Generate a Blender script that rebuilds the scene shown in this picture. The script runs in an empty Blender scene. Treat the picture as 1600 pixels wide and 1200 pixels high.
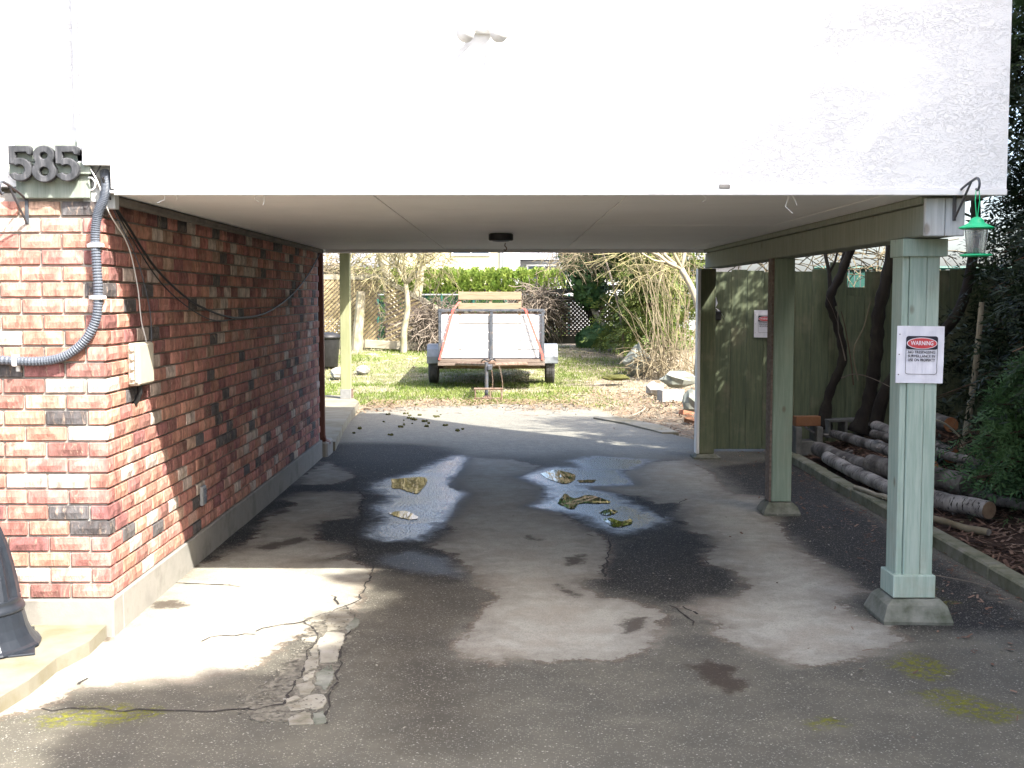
import bpy, math, random
import numpy as np
from mathutils import Vector, Matrix

# ------------------------------------------------------------------ camera, sky, sun, exposure
SC = bpy.context.scene
COL = SC.collection
random.seed(7)
RNG = np.random.default_rng(7)

cam_data = bpy.data.cameras.new("camera")
cam_data.lens = 36.0 * 1850 / 1600
cam_data.sensor_width = 36.0
cam_data.clip_start = 0.05
cam_data.clip_end = 1500
camera = bpy.data.objects.new("camera", cam_data)
COL.objects.link(camera)
camera.location = (0, 0, 1.64)
camera.rotation_euler = (math.radians(90 - 4.174), 0, math.radians(-0.155))
SC.camera = camera

SUN = Vector((0.88, -1.0, 1.41)).normalized()          # towards the sun
SUN_EL = math.asin(SUN.z)
world = bpy.data.worlds.new("World")
SC.world = world
world.use_nodes = True
wn = world.node_tree
wn.nodes.clear()
sky = wn.nodes.new("ShaderNodeTexSky")
sky.sky_type = 'NISHITA'
sky.sun_disc = False
sky.sun_elevation = SUN_EL
sky.sun_rotation = math.atan2(SUN.x, SUN.y)
sky.air_density = 0.8
sky.dust_density = 4.0
sky.ozone_density = 0.6
bg = wn.nodes.new("ShaderNodeBackground")
bg.inputs["Strength"].default_value = 0.15
wo = wn.nodes.new("ShaderNodeOutputWorld")
wn.links.new(sky.outputs[0], bg.inputs[0])
wn.links.new(bg.outputs[0], wo.inputs[0])

sun_data = bpy.data.lights.new("sun", 'SUN')
sun_data.energy = 3.4
sun_data.angle = math.radians(0.53)
sun_data.color = (1.0, 0.95, 0.87)
sun = bpy.data.objects.new("sun", sun_data)
COL.objects.link(sun)
sun.rotation_euler = (-SUN).to_track_quat('-Z', 'Y').to_euler()
sun.location = SUN * 40

SC.view_settings.view_transform = 'Standard'
SC.view_settings.look = 'None'
SC.view_settings.gamma = 1.0
SC.view_settings.exposure = 2.3
SC.view_settings.use_curve_mapping = False
SC.cycles.max_bounces = 8
SC.cycles.diffuse_bounces = 5
SC.cycles.transparent_max_bounces = 8
SC.cycles.use_denoising = True
SC.cycles.caustics_reflective = False
SC.cycles.caustics_refractive = False

# ------------------------------------------------------------------ helpers
ORG = {}

def tag(o, label=None, cat=None, group=None, kind=None):
    if label: o["label"] = label
    if cat: o["category"] = cat
    if group: o["group"] = group
    if kind: o["kind"] = kind
    return o

def thing(name, label, cat, loc=(0, 0, 0), group=None):
    o = bpy.data.objects.new(name, None)
    o.empty_display_size = 0.1
    COL.objects.link(o)
    o.location = loc
    ORG[o.name] = Vector(loc)
    return tag(o, label, cat, group)

def link_mesh(name, me, mat, parent=None):
    o = bpy.data.objects.new(name, me)
    COL.objects.link(o)
    if mat is not None and len(me.materials) == 0:
        me.materials.append(mat)
    if parent is not None:
        o.parent = parent
        ORG[o.name] = ORG.get(parent.name, Vector((0, 0, 0)))
    else:
        ORG[o.name] = Vector((0, 0, 0))
    return o

def np_mesh(name, v, f, mat, parent=None, smooth=False, attrs=None):
    """v (n,3) array, f (m,k) array with k = 3 or 4, world coordinates"""
    v = np.asarray(v, dtype=np.float32)
    f = np.asarray(f, dtype=np.int32)
    org = ORG.get(parent.name, Vector((0, 0, 0))) if parent is not None else Vector((0, 0, 0))
    v = v - np.array(org, dtype=np.float32)
    me = bpy.data.meshes.new(name)
    me.vertices.add(len(v))
    me.vertices.foreach_set("co", v.ravel())
    k = f.shape[1]
    me.loops.add(f.size)
    me.loops.foreach_set("vertex_index", f.ravel())
    me.polygons.add(len(f))
    me.polygons.foreach_set("loop_start", np.arange(0, f.size, k, dtype=np.int32))
    me.polygons.foreach_set("loop_total", np.full(len(f), k, dtype=np.int32))
    if smooth:
        me.polygons.foreach_set("use_smooth", np.ones(len(f), dtype=bool))
    for an, data in (attrs or {}).items():
        data = np.asarray(data, dtype=np.float32)
        if data.ndim == 1:
            a = me.attributes.new(an, 'FLOAT', 'POINT')
            a.data.foreach_set("value", data)
        else:
            a = me.attributes.new(an, 'FLOAT_COLOR', 'POINT')
            a.data.foreach_set("color", data.ravel())
    me.update(calc_edges=True)
    me.validate()
    return link_mesh(name, me, mat, parent)

class MB:
    def __init__(self):
        self.v, self.f = [], []
    def add(self, vs, fs):
        n = len(self.v)
        self.v += [tuple(p) for p in vs]
        self.f += [tuple(i + n for i in q) for q in fs]
        return self
    def box(self, x0, x1, y0, y1, z0, z1, b=0.0, M=None):
        """box, chamfered by b; M an optional Matrix applied after"""
        if b <= 0:
            vs = [(x, y, z) for z in (z0, z1) for y in (y0, y1) for x in (x0, x1)]
            fs = [(0, 2, 3, 1), (4, 5, 7, 6), (0, 1, 5, 4), (2, 6, 7, 3), (0, 4, 6, 2), (1, 3, 7, 5)]
        else:
            vs, idx = [], {}
            X, Y, Z = (x0, x1), (y0, y1), (z0, z1)
            for i in (0, 1):
                for j in (0, 1):
                    for k in (0, 1):
                        sx, sy, sz = (1, -1)[i], (1, -1)[j], (1, -1)[k]
                        c = (X[i], Y[j], Z[k])
                        idx[i, j, k] = len(vs)
                        vs.append((c[0], c[1] + sy * b, c[2] + sz * b))
                        vs.append((c[0] + sx * b, c[1], c[2] + sz * b))
                        vs.append((c[0] + sx * b, c[1] + sy * b, c[2]))
            I = lambda i, j, k, a: idx[i, j, k] + a
            fs = []
            fs.append((I(0,0,0,0), I(0,0,1,0), I(0,1,1,0), I(0,1,0,0))); fs.append((I(1,0,0,0), I(1,1,0,0), I(1,1,1,0), I(1,0,1,0)))
            fs.append((I(0,0,0,1), I(1,0,0,1), I(1,0,1,1), I(0,0,1,1))); fs.append((I(0,1,0,1), I(0,1,1,1), I(1,1,1,1), I(1,1,0,1)))
            fs.append((I(0,0,0,2), I(0,1,0,2), I(1,1,0,2), I(1,0,0,2))); fs.append((I(0,0,1,2), I(1,0,1,2), I(1,1,1,2), I(0,1,1,2)))
            for j in (0, 1):
                for k in (0, 1):
                    fs.append((I(0,j,k,1), I(1,j,k,1), I(1,j,k,2), I(0,j,k,2)))
                    fs.append((I(j,0,k,0), I(j,1,k,0), I(j,1,k,2), I(j,0,k,2)))
                    fs.append((I(j,k,0,0), I(j,k,1,0), I(j,k,1,1), I(j,k,0,1)))
            for i in (0, 1):
                for j in (0, 1):
                    for k in (0, 1):
                        fs.append((I(i,j,k,0), I(i,j,k,1), I(i,j,k,2)))
        if M is not None:
            vs = [tuple(M @ Vector(p)) for p in vs]
        return self.add(vs, fs)
    def tube(self, pts, rad, n=8, cap=True):
        pts = [Vector(p) for p in pts]
        if not hasattr(rad, '__len__'):
            rad = [rad] * len(pts)
        rings, up = [], None
        for i, p in enumerate(pts):
            t = (pts[min(i + 1, len(pts) - 1)] - pts[max(i - 1, 0)])
            if t.length < 1e-9: t = Vector((0, 0, 1))
            t.normalize()
            if up is None:
                up = t.orthogonal().normalized()
            up = (up - t * up.dot(t))
            if up.length < 1e-6: up = t.orthogonal()
            up.normalize()
            s = t.cross(up)
            rings.append([p + (up * math.cos(2 * math.pi * k / n) + s * math.sin(2 * math.pi * k / n)) * rad[i] for k in range(n)])
        vs = [q for r in rings for q in r]
        fs = []
        for i in range(len(rings) - 1):
            for k in range(n):
                a, b = i * n + k, i * n + (k + 1) % n
                fs.append((a, b, b + n, a + n))
        if cap:
            fs.append(tuple(range(n - 1, -1, -1)))
            m = (len(rings) - 1) * n
            fs.append(tuple(range(m, m + n)))
        return self.add(vs, fs)
    def lathe(self, prof, c, n=24, flute=None):
        """prof: (r, z) pairs round a vertical axis through c"""
        vs = []
        for r, z in prof:
            for k in range(n):
                a = 2 * math.pi * k / n
                rr = r * (flute(k, z) if flute else 1)
                vs.append((c[0] + rr * math.cos(a), c[1] + rr * math.sin(a), c[2] + z))
        fs = []
        for i in range(len(prof) - 1):
            for k in range(n):
                a, b = i * n + k, i * n + (k + 1) % n
                fs.append((a, b, b + n, a + n))
        fs.append(tuple(range(n - 1, -1, -1)))
        m = (len(prof) - 1) * n
        fs.append(tuple(range(m, m + n)))
        return self.add(vs, fs)
    def prism(self, poly, z0, z1, M=None):
        n = len(poly)
        area = sum(poly[i][0] * poly[(i + 1) % n][1] - poly[(i + 1) % n][0] * poly[i][1] for i in range(n))
        if area < 0: poly = poly[::-1]
        vs = [(x, y, z0) for x, y in poly] + [(x, y, z1) for x, y in poly]
        fs = [tuple(range(n - 1, -1, -1)), tuple(range(n, 2 * n))]
        fs += [(i, (i + 1) % n, (i + 1) % n + n, i + n) for i in range(n)]
        if M is not None:
            vs = [tuple(M @ Vector(p)) for p in vs]
        return self.add(vs, fs)
    def mesh(self, name, org=(0, 0, 0), smooth=False):
        me = bpy.data.meshes.new(name)
        o = Vector(org)
        me.from_pydata([tuple(Vector(p) - o) for p in self.v], [], self.f)
        if smooth:
            me.polygons.foreach_set("use_smooth", np.ones(len(me.polygons), dtype=bool))
        me.update()
        return me
    def build(self, name, mat, parent=None, smooth=False):
        org = ORG.get(parent.name, Vector((0, 0, 0))) if parent is not None else Vector((0, 0, 0))
        return link_mesh(name, self.mesh(name, org, smooth), mat, parent)

def spline(pts, n=10):
    """Catmull-Rom through pts"""
    P = [Vector(p) for p in pts]
    P = [P[0] * 2 - P[1]] + P + [P[-1] * 2 - P[-2]]
    out = []
    for i in range(1, len(P) - 2):
        for k in range(n):
            t = k / n
            a, b, c, d = P[i - 1], P[i], P[i + 1], P[i + 2]
            out.append(0.5 * ((2 * b) + (c - a) * t + (2 * a - 5 * b + 4 * c - d) * t * t + (3 * b - a - 3 * c + d) * t ** 3))
    out.append(P[-2])
    return out

def sstep(a, b, x):
    t = np.clip((x - a) / (b - a), 0, 1)
    return t * t * (3 - 2 * t)

def signed_dist(poly, X, Y):
    """positive inside the polygon, in metres"""
    p = np.array(poly, dtype=np.float64)
    q = np.roll(p, -1, axis=0)
    d = np.full(X.shape, 1e9)
    inside = np.zeros(X.shape, dtype=bool)
    for (ax, ay), (bx, by) in zip(p, q):
        ex, ey = bx - ax, by - ay
        t = np.clip(((X - ax) * ex + (Y - ay) * ey) / (ex * ex + ey * ey + 1e-12), 0, 1)
        d = np.minimum(d, np.hypot(X - ax - t * ex, Y - ay - t * ey))
        c = ((ay > Y) != (by > Y)) & (X < (bx - ax) * (Y - ay) / (by - ay + 1e-12) + ax)
        inside ^= c
    return np.where(inside, d, -d)

def vnoise(X, Y, s, seed=0):
    """smooth value noise, numpy"""
    r = np.random.default_rng(seed).random((64, 64))
    x, y = X * s, Y * s
    i, j = np.floor(x).astype(int), np.floor(y).astype(int)
    fx, fy = x - i, y - j
    fx, fy = fx * fx * (3 - 2 * fx), fy * fy * (3 - 2 * fy)
    g = lambda a, b: r[a % 64, b % 64]
    return (g(i, j) * (1 - fx) * (1 - fy) + g(i + 1, j) * fx * (1 - fy) + g(i, j + 1) * (1 - fx) * fy + g(i + 1, j + 1) * fx * fy)

# ------------------------------------------------------------------ materials
class NT:
    def __init__(self, name):
        self.m = bpy.data.materials.new(name)
        self.m.use_nodes = True
        self.t = self.m.node_tree
        self.t.nodes.clear()
        self.out = self.n("ShaderNodeOutputMaterial")
        self.p = self.n("ShaderNodeBsdfPrincipled")
        self.l(self.p.outputs[0], self.out.inputs[0])
    def n(self, t, **kw):
        o = self.t.nodes.new(t)
        for k, v in kw.items(): setattr(o, k, v)
        return o
    def l(self, a, b): self.t.links.new(a, b)
    def coord(self, stretch=(1, 1, 1), rot=(0, 0, 0), world=False):
        if world:
            src = self.n("ShaderNodeNewGeometry").outputs["Position"]
        else:
            tc = self.n("ShaderNodeTexCoord").outputs["Object"]
            oi = self.n("ShaderNodeObjectInfo")
            mu = self.n("ShaderNodeMath", operation='MULTIPLY'); mu.inputs[1].default_value = 37.0
            self.l(oi.outputs["Random"], mu.inputs[0])
            ad = self.n("ShaderNodeVectorMath", operation='ADD')
            self.l(tc, ad.inputs[0]); self.l(mu.outputs[0], ad.inputs[1])
            src = ad.outputs[0]
        mp = self.n("ShaderNodeMapping")
        mp.inputs["Scale"].default_value = stretch
        mp.inputs["Rotation"].default_value = rot
        self.l(src, mp.inputs[0])
        return mp.outputs[0]
    def noise(self, vec, scale, detail=5, rough=0.6, dist=0.0):
        o = self.n("ShaderNodeTexNoise")
        o.inputs["Scale"].default_value = scale
        o.inputs["Detail"].default_value = detail
        o.inputs["Roughness"].default_value = rough
        o.inputs["Distortion"].default_value = dist
        self.l(vec, o.inputs["Vector"])
        return o.outputs["Fac"]
    def ramp(self, fac, stops, interp='LINEAR'):
        o = self.n("ShaderNodeValToRGB")
        cr = o.color_ramp
        cr.interpolation = interp
        while len(cr.elements) < len(stops): cr.elements.new(0.5)
        for e, (p, c) in zip(cr.elements, stops):
            e.position = p
            e.color = (c, c, c, 1) if not hasattr(c, '__len__') else (*c, 1)
        self.l(fac, o.inputs[0])
        return o.outputs[0]
    def mix(self, fac, a, b, blend='MIX'):
        o = self.n("ShaderNodeMix", data_type='RGBA', blend_type=blend)
        for s, i in ((fac, 0), (a, 6), (b, 7)):
            if hasattr(s, 'links'): self.l(s, o.inputs[i])
            elif i == 0: o.inputs[0].default_value = s
            else: o.inputs[i].default_value = (*s, 1)
        return o.outputs[2]
    def math(self, op, a, b=0.0, clamp=False):
        o = self.n("ShaderNodeMath", operation=op, use_clamp=clamp)
        for s, i in ((a, 0), (b, 1)):
            if hasattr(s, 'links'): self.l(s, o.inputs[i])
            else: o.inputs[i].default_value = s
        return o.outputs[0]
    def attr(self, name, out="Fac"):
        o = self.n("ShaderNodeAttribute", attribute_name=name)
        return o.outputs[out]
    def smooth(self, v, lo, hi, a=0.0, b=1.0):
        o = self.n("ShaderNodeMapRange", interpolation_type='SMOOTHSTEP')
        self.l(v, o.inputs[0])
        for i, x in zip((1, 2, 3, 4), (lo, hi, a, b)): o.inputs[i].default_value = x
        return o.outputs[0]
    def bump(self, h, strength=0.3, dist=0.01):
        o = self.n("ShaderNodeBump")
        o.inputs["Strength"].default_value = strength
        o.inputs["Distance"].default_value = dist
        self.l(h, o.inputs["Height"])
        self.l(o.outputs[0], self.p.inputs["Normal"])
        return o
    def set(self, color=None, rough=None, spec=None, metal=None):
        for v, k in ((color, "Base Color"), (rough, "Roughness"), (spec, "Specular IOR Level"), (metal, "Metallic")):
            if v is None: continue
            if hasattr(v, 'links'): self.l(v, self.p.inputs[k])
            else: self.p.inputs[k].default_value = (*v, 1) if hasattr(v, '__len__') else v
        return self.m

def M(name, cols, scale=6.0, rough=0.75, bump=0.25, bscale=60.0, bdist=0.003, stretch=(1, 1, 1), spec=0.35, metal=0.0, detail=6, lo=0.3, hi=0.7, world=False, dist=0.0):
    t = NT(name)
    vec = t.coord(stretch, world=world)
    f = t.noise(vec, scale, detail, 0.62, dist)
    n = len(cols)
    col = t.ramp(f, [(lo + (hi - lo) * i / max(1, n - 1), c) for i, c in enumerate(cols)])
    t.set(col, rough, spec, metal)
    if bump > 0:
        t.bump(t.noise(vec, bscale, 4, 0.6), bump, bdist)
    return t.m

# outlines on the ground, metres
DRY_C = [(-0.36,12.08),(-0.45,11.75),(-0.47,10.97),(-0.54,10.4),(-0.52,10.15),(-0.37,9.82),(-0.43,9.27),(-0.45,8.47),(-0.38,8.31),(-0.43,8.02),(-0.51,7.68),(-0.35,7.51),(-0.25,7.14),(-0.14,6.63),(-0.05,6.41),(-0.15,6.11),(-0.18,5.75),(-0.27,5.48),(-0.18,5.28),(-0.04,5.21),(0.01,5.28),(0.16,5.22),(0.29,5.28),(0.48,5.26),(0.63,5.4),(0.69,5.58),(0.76,5.74),(0.77,5.92),(0.85,6.04),(0.75,6.18),(0.63,6.36),(0.51,6.37),(0.4,6.7),(0.46,6.83),(0.55,6.86),(0.56,7.11),(0.62,7.32),(0.67,7.8),(0.64,8.12),(0.53,8.35),(0.49,8.59),(0.42,8.8),(0.39,8.98),(0.16,9.21),(0.27,9.41),(0.28,9.88),(0.31,10.22),(0.12,10.77),(0.24,11.09),(0.29,11.52),(0.03,11.94)]
DRY_R = [(1.09,11.09),(1.44,11.74),(1.78,11.88),(1.9,10.97),(1.85,10.04),(1.9,9.81),(2.11,9.71),(1.97,8.59),(1.88,7.7),(1.93,7.22),(1.96,6.73),(2.0,6.51),(1.78,6.3),(1.78,6.04),(1.9,5.83),(1.9,5.55),(1.67,5.35),(1.47,5.21),(1.3,5.18),(1.23,5.26),(1.19,5.32),(1.08,5.53),(0.99,5.72),(1.07,5.8),(1.04,5.95),(1.0,6.04),(0.92,6.21),(1.02,6.23),(1.06,6.37),(1.22,6.37),(1.34,6.55),(1.36,6.81),(1.35,7.05),(1.22,7.19),(1.24,7.41),(1.38,7.76),(1.4,8.08),(1.29,8.23),(1.3,8.47),(1.28,8.85),(1.39,9.41),(1.18,9.38),(1.11,9.72),(0.96,9.81),(0.69,10.05),(0.67,10.22),(1.1,10.32)]
DRY_L = [(-1.83,9.57),(-1.73,9.89),(-1.5,9.98),(-1.23,9.82),(-1.17,9.13),(-1.18,8.72),(-1.36,8.6),(-1.42,8.43),(-1.31,8.02),(-1.35,7.97),(-1.07,7.7),(-1.02,7.47),(-1.21,7.29),(-1.02,7.32),(-0.83,7.09),(-0.82,6.74),(-0.81,6.37),(-0.81,5.98),(-1.0,5.75),(-1.07,5.48),(-1.13,5.17),(-1.36,4.97),(-1.56,4.97),(-1.8,4.87),(-1.86,4.67),(-2.0,4.54),(-2.15,4.54),(-2.63,5.59),(-1.94,5.59),(-1.95,7.06),(-1.82,7.38),(-1.73,8.02),(-1.76,8.24),(-1.81,8.73),(-1.73,9.13),(-1.7,9.36)]
DRY_A = [(-1.91,10.78),(-1.82,11.75),(-1.4,10.78),(-1.55,10.33),(-1.83,10.33)]
DRY_B = [(-2.27,16.37),(-1.53,18.15),(0.05,18.59),(1.46,17.31),(1.92,12.58),(1.41,12.08),(0.72,12.59),(0.3,12.23),(-0.37,12.43),(-0.84,13.44),(-1.43,13.44),(-1.86,13.44)]
FILM_L = [(-0.84,11.05),(-0.67,11.75),(-0.53,12.23),(-0.44,12.03),(-0.47,11.18),(-0.55,10.66),(-0.5,10.33),(-0.38,9.82),(-0.42,9.21),(-0.46,8.77),(-0.56,8.28),(-0.63,7.97),(-0.82,7.91),(-0.97,8.08),(-0.94,8.38),(-0.9,8.72),(-1.02,9.13),(-0.98,9.41),(-0.93,9.66),(-1.05,9.88),(-1.14,10.19),(-1.11,10.59),(-0.97,10.78)]
FILM_R = [(0.12,10.81),(0.45,11.39),(1.04,11.22),(1.11,10.36),(0.63,10.25),(0.86,9.85),(0.93,9.41),(1.14,8.72),(1.01,8.42),(0.78,8.19),(0.65,8.49),(0.56,8.9),(0.17,9.18),(0.34,9.56),(0.34,10.15)]
FILM_S = [(0.65,11.84),(0.9,12.18),(1.41,11.88),(1.17,11.26),(0.76,11.22)]
FILM_F = [(-0.83,7.38),(-0.64,7.57),(-0.42,7.38),(-0.28,6.89),(-0.52,6.97),(-0.77,7.2)]
DAMP = [(-1.92,6.25),(-1.82,6.33),(-1.7,6.23),(-1.77,6.15),(-1.88,6.17)]
OIL = [(0.81,5.18),(0.91,5.26),(0.99,5.14),(0.99,4.84),(0.91,4.79),(0.85,4.96)]
PUD = [[(-1.066,10.623),(-0.758,10.699),(-0.755,9.883),(-0.839,9.916),(-0.935,10.084),(-1.013,10.153)],[(-0.918,8.934),(-0.803,9.015),(-0.674,8.749),(-0.735,8.672),(-0.856,8.801)],[(0.292,10.931),(0.362,11.093),(0.469,11.176),(0.605,10.89),(0.578,10.507),(0.491,10.361),(0.375,10.582)],[(0.615,10.544),(0.779,10.581),(0.739,10.433),(0.637,10.433)],[(0.394,9.381),(0.466,9.814),(0.534,9.593),(0.665,9.75),(0.819,9.44),(0.74,9.351),(0.572,9.351),(0.497,9.094),(0.407,9.322)],[(0.688,8.929),(0.77,9.093),(0.834,8.983),(0.747,8.823)],[(0.696,8.669),(0.762,8.719),(0.822,8.593),(0.9,8.668),(0.887,8.494),(0.755,8.375)],[(-0.71,8.216),(-0.684,8.331),(-0.628,8.193),(-0.65,8.081),(-0.692,8.104)]]
PIECES = [[(-1.026,5.923),(-0.955,6.045),(-0.928,5.923),(-0.986,5.878)],[(-0.955,6.045),(-0.876,6.133),(-0.79,5.952),(-0.79,5.863),(-0.842,5.777),(-0.889,5.72),(-0.931,5.864)],[(-0.887,5.706),(-0.805,5.679),(-0.784,5.557),(-0.789,5.403),(-0.772,5.234),(-0.846,5.199),(-0.878,5.378),(-0.914,5.531)],[(-0.999,5.584),(-0.929,5.624),(-0.924,5.544),(-0.977,5.545)],[(-0.926,5.379),(-0.91,5.505),(-0.862,5.281),(-0.897,5.293)],[(-0.912,5.211),(-0.916,5.317),(-0.862,5.257),(-0.844,5.142),(-0.891,5.086),(-0.908,5.142)],[(-0.893,5.02),(-0.853,5.114),(-0.845,5.02),(-0.875,4.956)],[(-0.897,4.904),(-0.849,4.962),(-0.816,4.883),(-0.821,4.792),(-0.859,4.783)],[(-0.852,4.705),(-0.826,4.782),(-0.768,4.792),(-0.738,4.724),(-0.739,4.648),(-0.783,4.602),(-0.834,4.639)],[(-0.92,4.724),(-0.871,4.779),(-0.858,4.743),(-0.898,4.677)],[(-0.86,4.504),(-0.813,4.593),(-0.775,4.557),(-0.752,4.452),(-0.842,4.444)],[(-0.901,4.658),(-0.853,4.696),(-0.816,4.611),(-0.865,4.602)],[(-0.79,5.983),(-0.757,5.922),(-0.751,5.805),(-0.775,5.748),(-0.791,5.692),(-0.811,5.777)],[(-0.84,5.074),(-0.794,5.187),(-0.757,5.03),(-0.762,4.842),(-0.822,4.924)],[(-0.737,4.593),(-0.702,4.452),(-0.744,4.443),(-0.769,4.557)]]
CRACKS = [[(-1.405,10.976),(-1.366,10.224),(-1.194,9.723),(-1.159,9.126),(-1.083,8.661),(-1.06,8.072),(-0.966,7.508),(-0.964,7.368)],[(-0.822,7.145),(-0.813,6.815),(-0.822,6.513),(-0.814,6.304),(-0.878,6.204),(-0.955,6.045),(-1.053,5.893),(-1.182,5.806),(-1.243,5.721)],[(-0.878,6.204),(-0.79,5.952),(-0.791,5.748),(-0.785,5.428),(-0.758,5.187),(-0.737,4.945),(-0.735,4.705),(-0.702,4.452)],[(-0.973,6.442),(-0.912,6.237)],[(-1.053,5.893),(-0.957,5.749),(-0.918,5.558),(-0.934,5.379),(-0.908,5.142),(-0.907,4.904),(-0.913,4.686),(-1.007,4.612)],[(1.052,9.638),(1.092,9.409),(1.121,9.12),(1.285,9.226),(1.448,9.559)],[(1.121,9.12),(1.152,8.783),(1.285,8.469)],[(0.544,8.123),(0.679,8.012),(0.679,7.75),(0.619,7.41),(0.607,7.141),(0.557,7.014)],[(0.621,7.318),(0.574,7.098),(0.565,6.871),(0.635,6.811),(0.663,7.013),(0.598,7.035)],[(1.223,7.316),(1.231,7.183)],[(0.865,6.233),(0.897,6.103),(0.928,5.918),(0.922,5.829)],[(0.657,6.474),(0.829,6.42)],[(-1.929,6.702),(-1.773,6.701),(-1.631,6.682),(-1.527,6.625)],[(-1.476,5.559),(-1.381,5.639),(-1.232,5.666)],[(-1.859,4.623),(-1.581,4.614),(-1.323,4.604),(-1.005,4.603)],[(-1.839,4.937),(-1.817,5.012)],[(0.921,6.206),(0.98,6.04)]]
MOSS = [[(-1.921,4.542),(-1.737,4.658),(-1.6,4.711),(-1.401,4.65),(-1.309,4.598),(-1.461,4.437),(-1.791,4.404)],[(1.673,5.227),(1.858,5.391),(1.979,5.274),(1.965,5.045),(1.8,4.934),(1.7,5.046)],[(1.128,4.478),(1.271,4.548),(1.313,4.429),(1.14,4.33)],[(1.684,4.835),(1.849,4.884),(1.967,4.74),(2.077,4.604),(1.951,4.428),(1.764,4.518),(1.683,4.642)],[(2.477,6.806),(2.336,6.295),(2.51,6.295),(2.322,6.163),(2.237,6.163)]]
DEEP = [[(0.67,7.8),(1.28,8.85),(1.39,7.8),(1.38,6.81),(1.22,6.37),(0.92,6.21),(0.4,6.7),(0.57,7.14)],[(2.02,11.38),(2.93,12.07),(2.71,9.26),(2.65,5.68),(2.17,5.74),(1.88,5.74),(1.88,6.23),(2.02,6.89),(1.88,7.7),(2.01,8.98)],[(-2.13,13.44),(-1.43,13.44),(-0.53,12.86),(-0.43,11.18),(-0.36,7.8),(-0.19,6.81),(-0.39,6.74),(-0.75,7.01),(-0.93,7.23),(-1.35,7.61),(-1.84,7.24),(-1.96,7.03),(-1.99,7.81),(-1.98,10.22)],[(0.03,11.18),(1.27,11.39),(1.34,9.26),(1.33,8.23),(0.7,7.8),(0.17,8.98)]]
BROWN = [(-0.73,6.81),(-0.37,7.14),(-0.09,6.3),(-0.16,5.92),(-0.2,5.58),(-0.27,5.43),(-0.17,5.14),(-0.18,4.27),(-0.37,4.27),(-0.71,5.48),(-0.69,6.17)]
MARKS = [[(0.36,7.41),(0.49,7.49),(0.45,7.23),(0.37,7.19)],[(0.59,5.94),(0.7,5.97),(0.67,5.8),(0.57,5.69)],[(0.28,6.7),(0.39,6.44),(0.37,6.4),(0.27,6.61)],[(0.13,8.1),(0.2,7.97),(0.19,7.91),(0.13,8.01)],[(-1.67,7.71),(-1.43,8.02),(-1.36,7.89),(-1.55,7.57)],[(-1.79,8.99),(-1.73,9.07),(-1.7,8.96),(-1.76,8.88)]]
# --- named surfaces
def brick_material(name, joined):
    t = NT(name)
    if joined:
        a = t.n("ShaderNodeAttribute", attribute_name="tone")
        base, rnd = a.outputs["Color"], a.outputs["Alpha"]
    else:
        a = t.n("ShaderNodeObjectInfo")
        base, rnd = a.outputs["Color"], a.outputs["Alpha"]
    pos = t.n("ShaderNodeNewGeometry").outputs["Position"]
    ad = t.n("ShaderNodeVectorMath", operation='ADD')
    t.l(pos, ad.inputs[0]); t.l(t.math('MULTIPLY', rnd, 41.0), ad.inputs[1])
    mp = t.n("ShaderNodeMapping"); mp.inputs["Scale"].default_value = (1.9, 1.9, 0.6)
    t.l(ad.outputs[0], mp.inputs[0])
    v = mp.outputs[0]
    n1 = t.noise(v, 8, 4, 0.65, 0.6)
    n2 = t.noise(v, 55, 5, 0.65)
    n3 = t.noise(v, 13, 6, 0.72, 1.3)
    hsv = t.n("ShaderNodeHueSaturation")
    t.l(base, hsv.inputs["Color"])
    t.l(t.smooth(n1, 0.3, 0.7, 0.66, 1.75), hsv.inputs["Value"])
    hsv.inputs["Saturation"].default_value = 0.76
    t.l(t.smooth(rnd, 0, 1, 0.484, 0.504), hsv.inputs["Hue"])
    c = t.mix(t.smooth(n3, 0.54, 0.66, 0, 0.7), hsv.outputs[0], (0.44, 0.33, 0.25))     # pale drag marks and lime
    c = t.mix(t.smooth(n3, 0.40, 0.30, 0, 0.55), c, (0.075, 0.055, 0.05))                # burnt patches
    c = t.mix(t.smooth(n2, 0.35, 0.7, 0, 0.25), c, (0.1, 0.05, 0.035))
    t.set(c, 0.85, 0.2)
    t.bump(t.math('ADD', n2, t.math('MULTIPLY', n3, 1.6)), 0.75, 0.005)
    return t.m
m_brick = brick_material("brick", False)
m_brick_joined = brick_material("brick_far", True)
m_mortar = M("mortar", [(0.22, 0.205, 0.18), (0.36, 0.345, 0.31)], 14, 0.95, 0.5, 160)
m_concrete = M("concrete", [(0.17, 0.16, 0.14), (0.25, 0.24, 0.215), (0.21, 0.20, 0.18)], 5, 0.9, 0.4, 120, detail=9)
m_slab = M("slab_concrete", [(0.15, 0.13, 0.075), (0.20, 0.185, 0.14), (0.235, 0.225, 0.19)], 3, 0.9, 0.5, 90, detail=9)
m_plinth = M("plinth_concrete", [(0.05, 0.06, 0.035), (0.15, 0.155, 0.125), (0.23, 0.23, 0.195)], 7, 0.95, 0.6, 70, detail=9)

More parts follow.
